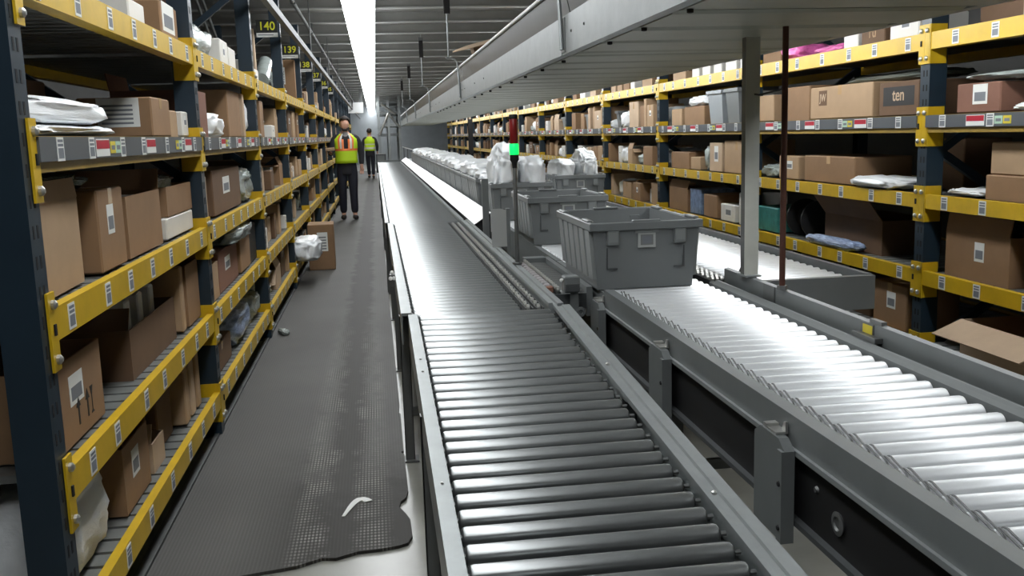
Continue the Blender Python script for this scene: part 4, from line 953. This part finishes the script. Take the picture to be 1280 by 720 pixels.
# ------------------------------------------------------------------ overhead conveyor
OZ0, OZ1, OX0, OX1, OYA, OYB = 1.918, 2.11, 1.0, 2.20, 1.6, 37.2
GUARDM = pm('guard_sheet_steel', (92, 96, 96), .3, .8, .1, 4)
OSEG = [(.1, 5.10), (5.12, 11.2), (11.22, 17.3), (17.32, 23.4), (23.42, 29.5), (29.52, 37.2)]
PAN = pm('pan_grey_steel', (166, 170, 158), .45, .2, .12, 3)
for k, (ya, yb) in enumerate(OSEG):
    o = thing('overhead_conveyor', '%s overhead conveyor section counted from the camera, grey steel with pan underside' % ORD[k], 'conveyor', (1.71, ya, OZ0), 0, 'overhead conveyor sections')
    b = MB(); b.prism([(OX0, OZ0), (OX0+.05, OZ0), (OX0+.05, OZ0+.006), (OX0+.006, OZ0+.006), (OX0+.006, OZ1-.006), (OX0+.05, OZ1-.006), (OX0+.05, OZ1), (OX0, OZ1)], 'y', ya, yb, STEEL); part(o, 'side_channel', b, False)
    b = MB(); b.prism([(OX1, OZ0), (OX1-.05, OZ0), (OX1-.05, OZ0+.006), (OX1-.006, OZ0+.006), (OX1-.006, OZ1-.006), (OX1-.05, OZ1-.006), (OX1-.05, OZ1), (OX1, OZ1)], 'y', ya, yb, STEEL); part(o, 'side_channel', b, False)
    y = ya+.02; n = 0
    while y < yb-.1 and n < 14:
        y2 = min(y+.465, yb-.02); b = MB()
        b.prism([(y, OZ0+.030), (y, OZ0+.006), (y+.03, OZ0-.004), (y2-.03, OZ0-.004), (y2, OZ0+.006), (y2, OZ0+.030), (y2-.004, OZ0+.030), (y2-.004, OZ0+.010), (y2-.032, OZ0), (y+.032, OZ0), (y+.004, OZ0+.010), (y+.004, OZ0+.030)], 'x', OX0+.052, OX1-.052, PAN); part(o, 'under_pan', b, False)
        y += .535; n += 1
    b = MB(); b.box(OX0+.06, OX1-.06, ya, yb, OZ0+.04, OZ0+.06, INKB); part(o, 'roller_bed', b, False)  # plate coloured black to paint the shade seen through the pan gaps
    b = MB(); b.prism([(1.055, OZ1+.001), (1.062, OZ1+.001), (1.022, 2.285), (1.015, 2.285)], 'y', ya, yb, GUARDM); part(o, 'guard_sheet', b, False)
    b = MB(); b.cyl((1.01, ya, 2.294), (1.01, yb, 2.294), .013, WHITEP, 8); part(o, 'guard_rail', b)
    b = MB(); b.box(OX0-.006, OX0, yb-.10, yb, OZ0+.01, OZ1-.01, STEELD)
    for yy in (.25, .55, 1.6, 2.4): 
        if yb-yy > ya: b.lathe((OX0, yb-yy, OZ0+.10), (-1, 0, 0), [(0, .008), (.005, .005)], INKB, 8)
    part(o, 'splice_plate', b, False)
    if k < 3:
        for q in range(8):
            b = MB(); yy = ya+.3+q*(yb-ya-.5)/8; b.lathe((OX0+.07, yy, OZ0-.004), (0, 0, -1), [(0, .012), (.012, .012), (.014, .006)], INKB, 8); part(o, 'bolt', b)
    for yy in ((yb-.02,) if k < 5 else ()):          # hanger at each joint
        h = thing('conveyor_hanger', '%s hanger rod and bent strut holding the overhead conveyor, counted from the camera' % ORD[k], 'hanger', (.90, yy, OZ1), 0, 'overhead conveyor hangers')
        b = MB(); b.cyl((.88, yy+.05, 2.40), (.88, yy+.05, ZC+.1), .010, STEEL, 8); part(h, 'rod', b)
        b = MB(); b.tube([(.86, yy+.05, 2.385), (.90, yy+.04, 2.385), (.95, yy+.03, 2.37), (.975, yy+.02, 2.33), (.980, yy, 2.25), (.984, yy-.02, 2.12), (.984, yy-.05, 1.94)], .011, STEEL, 8); part(h, 'strut', b)
        b = MB(); b.box(.85, .91, yy+.02, yy+.08, 2.392, 2.402, STEEL); b.box(.84, .92, yy, yy+.10, ZC-.05, ZC, STEELD); part(h, 'rod_plate', b, False)
        b = MB(); b.box(.845, .915, yy+.02, yy+.026, ZC-.34, ZC-.05, INKB); b.box(.845, .851, yy+.026, yy+.08, ZC-.34, ZC-.05, INKB); b.box(.909, .915, yy+.026, yy+.08, ZC-.34, ZC-.05, INKB); part(h, 'strut_channel', b, False)
POSTM = pm('dull_galvanised', (186, 188, 180), .5, .15, .1, 6)
o = thing('support_post', 'galvanised steel post holding up overhead conveyor beside bright rollers', 'post', (1.69, 4.2, 0))
b = MB(); x0, x1, ya = 1.658, 1.724, 4.20
b.box(x0, x1, ya, ya+.004, .834, OZ0-.006, POSTM); b.box(x0, x0+.004, ya+.004, ya+.05, .834, OZ0-.006, STEELD); b.box(x1-.004, x1, ya+.004, ya+.05, .834, OZ0-.006, STEELD)
b.box(x0-.005, x1+.004, ya-.03, ya+.08, .834, .842, STEEL); part(o, 'channel', b, False)
b = MB(); b.tube([(1.70, 4.2, 1.66), (1.70, 4.15, 1.655), (1.685, 3.9, 1.665), (1.68, 3.84, 1.67)], .004, INKB, 6); part(o, 'cable_tie', b)
o = thing('threaded_rod', 'rust brown vertical rod in front of the galvanised post', 'rod', (1.662, 3.82, .83))
b = MB(); b.cyl((1.675, 3.82, .83), (1.675, 3.82, OZ0-.003), .0125, pm('rusty_steel', (78, 46, 36), .6, .3, .2, 20), 10); part(o, 'rod_shaft', b)
b = MB(); b.lathe((1.675, 3.82, .832), (0, 0, 1), [(0, .022), (.018, .022)], STEELD, 6); part(o, 'nut', b)
for px, py, lab in ((2.475, 25.2, 'dark steel post under the distant overhead conveyor'),):
    o = thing('support_post', lab, 'post', (px, py, 0))
    b = MB(); b.box(px-.06, px+.06, py, py+.005, .0, OZ0-.004, INKB); b.box(px-.06, px-.055, py, py+.1, 0, OZ0-.004, INKB); b.box(px+.055, px+.06, py, py+.1, 0, OZ0-.004, INKB); part(o, 'channel', b, False)
    b = MB(); b.box(px-.09, px+.09, py-.03, py+.13, 0, .01, INKB); part(o, 'foot', b, False)
b = MB(); M = Matrix.Translation((1.16, 11.0, 2.50)) @ Matrix.Rotation(math.radians(-14), 4, 'Y') @ Matrix.Rotation(math.radians(8), 4, 'X')
b.prism([(-.26, -.02), (-.10, -.13), (.30, -.16), (.32, .30), (-.05, .28), (-.2, .14)], 'z', -.004, .004, TONES['pale brown'], M)
b.box(-.02, .30, .0, .30, -.38, -.006, TONES['brown'], M)
tag(b.build('cardboard_box', smooth=False), 'pale cardboard flap of a carton riding on the overhead conveyor', 'box')

# ------------------------------------------------------------------ lamps and ceiling services
TUBE = pm('lamp_diffuser', (250, 252, 255), .5, emit=(250, 253, 255), estr=12.5)
TUBE2 = pm('side_lamp_diffuser', (250, 252, 255), .5, emit=(250, 253, 255), estr=17.5)
def strip(x, y, z, w_, ln, mat, label, group):
    o = thing('strip_light' if z > 2.5 else 'mounted_light', label, 'lamp', (x, y, z), 0, group)
    b = MB(); b.box(-w_/2+.02, w_/2-.02, 0, ln, .06, .10, WHITEP); b.build('housing', o, smooth=False)
    b = MB(); b.box(-w_/2, w_/2, .004, ln-.004, 0, .0595, mat); b.build('diffuser', o, smooth=False)
    if z > 2.5:
        for yy in (.4, ln-.4):
            b = MB(); b.cyl((0, yy, .10), (0, yy, ZC-z+.1), .006, STEELD, 6); b.build('hanger_wire', o)
    return o
for k in range(23):
    strip(-.103, -1.0+2.5*k, 2.97, .36, 2.49, TUBE, '%s fluorescent strip of the long ceiling row above the walkway, from behind the camera' % ORD[k] if k < 20 else 'fluorescent strip at the far end of the ceiling row', 'ceiling strip lights')
for k in range(15):
    o = strip(2.46, .2+2.5*k, 2.14, .13, 2.3, TUBE2, '%s slim lamp fixed along the right side of the overhead conveyor' % ORD[k], 'overhead conveyor side lamps')
    b = MB(); b.box(2.20-2.46, .0, .2, .23, .10, .106, STEEL); b.box(2.20-2.46, .0, 2.0, 2.03, .10, .106, STEEL); b.box(2.20-2.46, 2.206-2.46, .2, 2.03, -.03, .106, STEEL); b.build('bracket_arm', o, smooth=False)
p = thing('ceiling_pipe', 'grey pipe clamped under the ceiling left of the lamp row', 'pipe', (-.86, 0, 3.1))
b = MB(); b.cyl((-.86, -3, 3.10), (-.86, 55, 3.10), .024, STEELD, 10); part(p, 'pipe', b)
for k in range(18):
    b = MB(); y = 2+k*3.24; b.box(-.89, -.83, y, y+.03, 3.07, ZC, STEELD); part(p, 'clamp', b, False)
p = thing('cable_tray', 'long grey rail running above the aisle signs on the left rack', 'rail', (-.80, 0, 2.5))
b = MB(); b.prism([(-.79, 2.55), (-.74, 2.55), (-.74, 2.61), (-.75, 2.61), (-.75, 2.56), (-.79, 2.56)], 'y', 2, 55, GREYPD); part(p, 'rail', b, False)
for k in range(10):
    b = MB(); y = 3+k*5; b.cyl((-.76, y, 2.57), (-.76, y, ZC+.1), .008, STEELD, 6); part(p, 'rod', b)
# ------------------------------------------------------------------ far end
b = MB(); b.box(-1.75, -.80, 36.0, 36.2, 2.42, 2.80, WHITEP); b.box(-.80, -.36, 36.0, 36.2, 2.42, 2.54, WHITEP); b.box(-.73, -.36, 36.0, 36.2, 2.54, 2.80, WHITEP); b.box(-1.7, -1.6, 36.05, 36.15, 2.8, ZC+.1, STEELD); b.box(-.5, -.4, 36.05, 36.15, 2.8, ZC+.1, STEELD)
tag(b.build('hanging_board', smooth=False), 'plain white panel hanging across the far end of the left aisle', 'panel')
gt = thing('conveyor_gantry', 'distant grey steel gantry with stacked conveyors at the far end', 'gantry', (.4, 42, 0))
for x in (.2, .6, 1.05):
    for yy in (41, 45):
        b = MB(); b.box(x-.05, x+.05, yy, yy+.1, 0, ZC-.01, STEEL); part(gt, 'post', b, False)
for z in (1.55, 1.95, 2.45, 2.9):
    b = MB(); b.box(.15, 1.1, 41.02, 45, z, z+.12, GREYP if z != 1.95 else STEEL); part(gt, 'deck', b, False)
for (p0, p1) in (((.2, 41, 1.6), (.6, 41, 2.5)), ((.6, 41, 2.5), (1.05, 41, 1.9)), ((.3, 41, 2.9), (.9, 41, 2.45))):
    b = MB(); b.cyl(p0, p1, .05, BOLT, 8); part(gt, 'diagonal', b)
b = MB(); b.box(.0, .35, 34, 34.5, .3, .95, GREYPD); b.box(.05, .3, 33.98, 34, .5, .9, GREYP); tag(b.build('control_cabinet', smooth=False), 'dark cabinet standing past the far end of the main conveyor', 'cabinet')
b = MB(); b.prism([(.98, 1.14), (1.20, 1.08), (1.20, 1.10), (.98, 1.16)], 'y', 31, 36, WHITEP); b.box(1.0, 1.03, 31.2, 31.25, 0, 1.13, STEELD); b.box(1.0, 1.03, 35.2, 35.25, 0, 1.13, STEELD); tag(b.build('chain_guard', smooth=False), 'short white sloping guard far beyond the tote row', 'guard')

# ------------------------------------------------------------------ people
SKIN = pm('skin', (196, 150, 128), .55); HAIR = pm('dark_hair', (38, 30, 26), .7); JACK = pm('dark_jacket', (34, 34, 40), .8, 0, .15, 8); TROU = pm('dark_trousers', (28, 30, 42), .8, 0, .15, 8); SHOE = pm('dark_shoes', (34, 30, 30), .6)
LIME = pm('hi_vis_lime', (196, 232, 40), .6); ORNG = pm('hi_vis_orange', (240, 130, 70), .6); SILV = pm('reflective_band', (214, 216, 208), .3)
def skinned(name, parent, mat, joints, edges, root, sub=2):
    ks = list(joints); ix = {k: i for i, k in enumerate(ks)}
    me = bpy.data.meshes.new(name); me.from_pydata([joints[k][:3] for k in ks], [(ix[a], ix[c]) for a, c in edges], [])
    me.materials.append(mat); o = link(name, me, parent)
    mo = o.modifiers.new('skin', 'SKIN'); mo.use_smooth_shade = True
    for k in ks:
        r = joints[k][3]; d = me.skin_vertices[0].data[ix[k]]; d.radius = r if isinstance(r, tuple) else (r, r); d.use_root = (k == root)
    sb = o.modifiers.new('sub', 'SUBSURF'); sb.levels = sub; sb.render_levels = sub
    return o
def chain(*k): return list(zip(k[:-1], k[1:]))
def person(label, loc, rz, armL, armR, legs_, back=False, h=1.0):
    o = thing('person', label, 'person', loc, rz, None); o.scale = (h, h, h)
    (kl, al), (kr, ar) = legs_
    J = {'pelvis': (0, 0, .98, (.15, .11)), 'waist': (0, 0, 1.14, (.135, .10)), 'chest': (0, 0, 1.36, (.17, .115)), 'collar': (0, .01, 1.50, (.10, .08)), 'neck': (0, .0, 1.57, .055),
         'jaw': (0, -.02, 1.635, (.062, .07)), 'face': (0, -.012, 1.70, (.074, .092)), 'brow': (0, -.004, 1.76, (.076, .095)), 'crown': (0, .0, 1.815, (.052, .065)), 'nose': (0, -.105, 1.69, .014),
         'earL': (-.078, 0, 1.70, .016), 'earR': (.078, 0, 1.70, .016)}
    E_ = chain('pelvis', 'waist', 'chest', 'collar', 'neck', 'jaw', 'face', 'brow', 'crown')+[('face', 'nose'), ('face', 'earL'), ('face', 'earR')]
    for s, (el, ha), (kn, an) in (('L', armL, (kl, al)), ('R', armR, (kr, ar))):
        q = -1 if s == 'L' else 1
        J['sh'+s] = (q*.20, .01, 1.46, .062); J['el'+s] = (*el, .045); J['wr'+s] = (*ha, .031)
        d = (V3(ha)-V3(el)).normalized(); p = V3(ha)+d*.05; J['pa'+s] = (*p, (.034, .02)); E_ += chain('collar', 'sh'+s, 'el'+s, 'wr'+s, 'pa'+s)
        side = d.cross(V3((0, 1, 0))).normalized() if abs(d.y) < .9 else V3((1, 0, 0))
        for f in range(4):
            a = p+d*.035+side*(f-1.5)*.019; c = a+d*(.035+.004*(f in (1, 2)))+V3((0, -.008, 0)); e = c+d*.022+V3((0, -.018, 0))
            J['f%s%da' % (s, f)] = (*a, .009); J['f%s%db' % (s, f)] = (*c, .0085); J['f%s%dc' % (s, f)] = (*e, .007); E_ += chain('pa'+s, 'f%s%da' % (s, f), 'f%s%db' % (s, f), 'f%s%dc' % (s, f))
        a = p+side*q*.035+V3((0, -.02, 0)); c = a+d*.03+V3((0, -.012, 0)); J['t%sa' % s] = (*a, .010); J['t%sb' % s] = (*c, .008); E_ += chain('pa'+s, 't%sa' % s, 't%sb' % s)
        J['hp'+s] = (q*.095, 0, .93, .095); J['kn'+s] = (*kn, .062); J['an'+s] = (*an, .042); J['to'+s] = (an[0]+q*.02, an[1]-.15, .035, (.04, .03)); E_ += chain('pelvis', 'hp'+s, 'kn'+s, 'an'+s, 'to'+s)
    skinned('body', o, SKIN, J, E_, 'pelvis')
    J['hem'] = (0, 0, .80, .1)
    T = {k: (*J[k][:3], r) for k, r in (('pelvis', (.175, .13)), ('waist', (.16, .12)), ('chest', (.195, .135)), ('hem', (.178, .135)), ('collar', (.13, .095)), ('shL', .082), ('elL', .064), ('shR', .082), ('elR', .064))}
    for s, (el, ha) in (('L', armL), ('R', armR)):
        p = V3(el).lerp(V3(ha), .93); T['cu'+s] = (*p, .046)
    T['collar'] = (0, .015, 1.49, (.12, .09))
    skinned('jacket', o, JACK, T, chain('hem', 'pelvis', 'waist', 'chest', 'collar')+chain('collar', 'shL', 'elL', 'cuL')+chain('collar', 'shR', 'elR', 'cuR'), 'pelvis')
    T = {'pelvis': (0, 0, .98, (.165, .125)), 'top': (0, 0, 1.14, (.15, .11))}
    for s in 'LR': T['hp'+s] = (*J['hp'+s][:3], .112); T['kn'+s] = (*J['kn'+s][:3], .082); T['an'+s] = (J['an'+s][0], J['an'+s][1], .10, .068)
    skinned('trousers', o, TROU, T, [('pelvis', 'top')]+chain('pelvis', 'hpL', 'knL', 'anL')+chain('pelvis', 'hpR', 'knR', 'anR'), 'pelvis')
    for s in 'LR':
        a = J['an'+s]; skinned('shoe', o, SHOE, {'h': (a[0], a[1]+.03, .05, .052), 'm': (a[0], a[1]-.06, .05, .052), 't': (J['to'+s][0], a[1]-.16, .042, (.05, .042))}, chain('h', 'm', 't'), 'h')
    b = MB(); bm = bmesh.new(); bmesh.ops.create_uvsphere(bm, u_segments=20, v_segments=14, radius=1)
    for v in bm.verts:
        p = v.co.copy(); k = 1+.04*noise.noise(p*5)
        v.co = V3((p.x*.097*k, .006+p.y*.120*k, 1.752+p.z*.118*k))
    cut = [v for v in bm.verts if v.co.z < (1.70 if back else 1.745)-(.3 if back else .5)*max(-.11, min(.11, v.co.y))]
    bmesh.ops.delete(bm, geom=cut, context='VERTS'); b.bm(bm, HAIR)
    hr = b.build('hair', o); so = hr.modifiers.new('thick', 'SOLIDIFY'); so.thickness = .006
    if not back: skinned('beard', o, HAIR, {'a': (-.058, -.04, 1.66, .022), 'b': (-.035, -.082, 1.615, .024), 'c': (0, -.092, 1.60, .027), 'd': (.035, -.082, 1.615, .024), 'e': (.058, -.04, 1.66, .022)}, chain('a', 'b', 'c', 'd', 'e'), 'c')
    if not back: skinned('scarf', o, pm('grey_scarf', (150, 148, 150), .8), {'a': (0, -.06, 1.45, (.05, .04)), 'b': (0, -.055, 1.535, (.062, .045)), 'c': (0, .0, 1.56, (.07, .06))}, chain('a', 'b', 'c'), 'a')
    # vest: an open shell round torso, shoulders to hip
    b = MB(); n = 36
    rows = [(1.02, .205, .160), (1.08, .200, .156), (1.15, .196, .152), (1.24, .204, .154), (1.28, .212, .156), (1.38, .222, .158), (1.45, .222, .146), (1.51, .17, .12), (1.545, .115, .088)]
    def mt(zi, a):
        z = rows[zi][0]; x = abs(math.sin(a))
        if z == 1.24: return SILV if back else ORNG
        if z == 1.08: return SILV if back else LIME
        if not back and z > 1.25 and .30 < x < .50: return SILV
        if not back and z > 1.25 and .22 < x < .62: return ORNG
        return LIME
    for zi in range(len(rows)-1):
        for q in range(n):
            a0, a1 = 2*PI*q/n, 2*PI*(q+1)/n; am = (a0+a1)/2
            if not back and math.cos(am) > .0 and zi >= 4 and abs(math.sin(am)) < .10+.09*(zi-4): continue     # v neck
            if zi in (5, 6) and abs(math.cos(am)) < .42: continue                        # arm holes
            def P(r, a): return (rows[r][1]*math.sin(a), -rows[r][2]*math.cos(a), rows[r][0])
            b.add([P(zi, a0), P(zi, a1), P(zi+1, a1), P(zi+1, a0)], [(0, 1, 2, 3)], mt(zi, am))
    me = b.mesh('hi_vis_vest'); v = link('hi_vis_vest', me, o)
    wl = v.modifiers.new('weld', 'WELD'); wl.merge_threshold = .001
    so = v.modifiers.new('thick', 'SOLIDIFY'); so.thickness = .008
    return o
person('worker facing the camera in orange and lime vest, dark jacket, holding tan package', (-.545, 18.35, .013), .05,
       ((-.27, -.04, 1.20), (-.275, -.30, 1.21)), ((.275, .03, 1.20), (.265, -.02, .96)), (((-.10, -.01, .52), (-.10, .03, .085)), ((.095, -.05, .52), (.10, -.08, .085))), False, 1.03)
person('distant worker walking away in lime vest and dark trousers', (-.205, 37.0, .013), PI,
       ((-.275, .04, 1.20), (-.27, -.06, .97)), ((.275, .03, 1.20), (.27, -.08, .97)), (((-.09, -.03, .52), (-.085, .06, .09)), ((.085, -.06, .52), (.07, -.10, .085))), True, 1.0)
b = MB(); M = Matrix.Translation((-.905, 17.90, 1.325)) @ Matrix.Rotation(-.06, 4, 'Y')
b.cham(-.17, .17, -.12, .12, -.03, .03, .012, TONES['tan'], M); tag(b.build('package', smooth=False), 'flat tan package held by the worker against the left rack', 'package')
bag(-1.0, 17.90, 1.366, .16, .16, .12, 'white wrapped item on top of the held tan package', None, 'lump', BAGW, 3)

# ------------------------------------------------------------------ world and view
wd = bpy.data.worlds.new('world'); SC.world = wd; wd.use_nodes = True
wd.node_tree.nodes['Background'].inputs[0].default_value = (.5, .5, .5, 1); wd.node_tree.nodes['Background'].inputs[1].default_value = .035
SC.view_settings.view_transform = 'Standard'; SC.view_settings.look = 'None'; SC.view_settings.gamma = 1; SC.view_settings.use_curve_mapping = False
SC.view_settings.exposure = 0.0
SC.cycles.use_denoising = True
SC.cycles.max_bounces = 6; SC.cycles.diffuse_bounces = 4; SC.cycles.glossy_bounces = 3; SC.cycles.transmission_bounces = 4; SC.cycles.caustics_reflective = False; SC.cycles.caustics_refractive = False
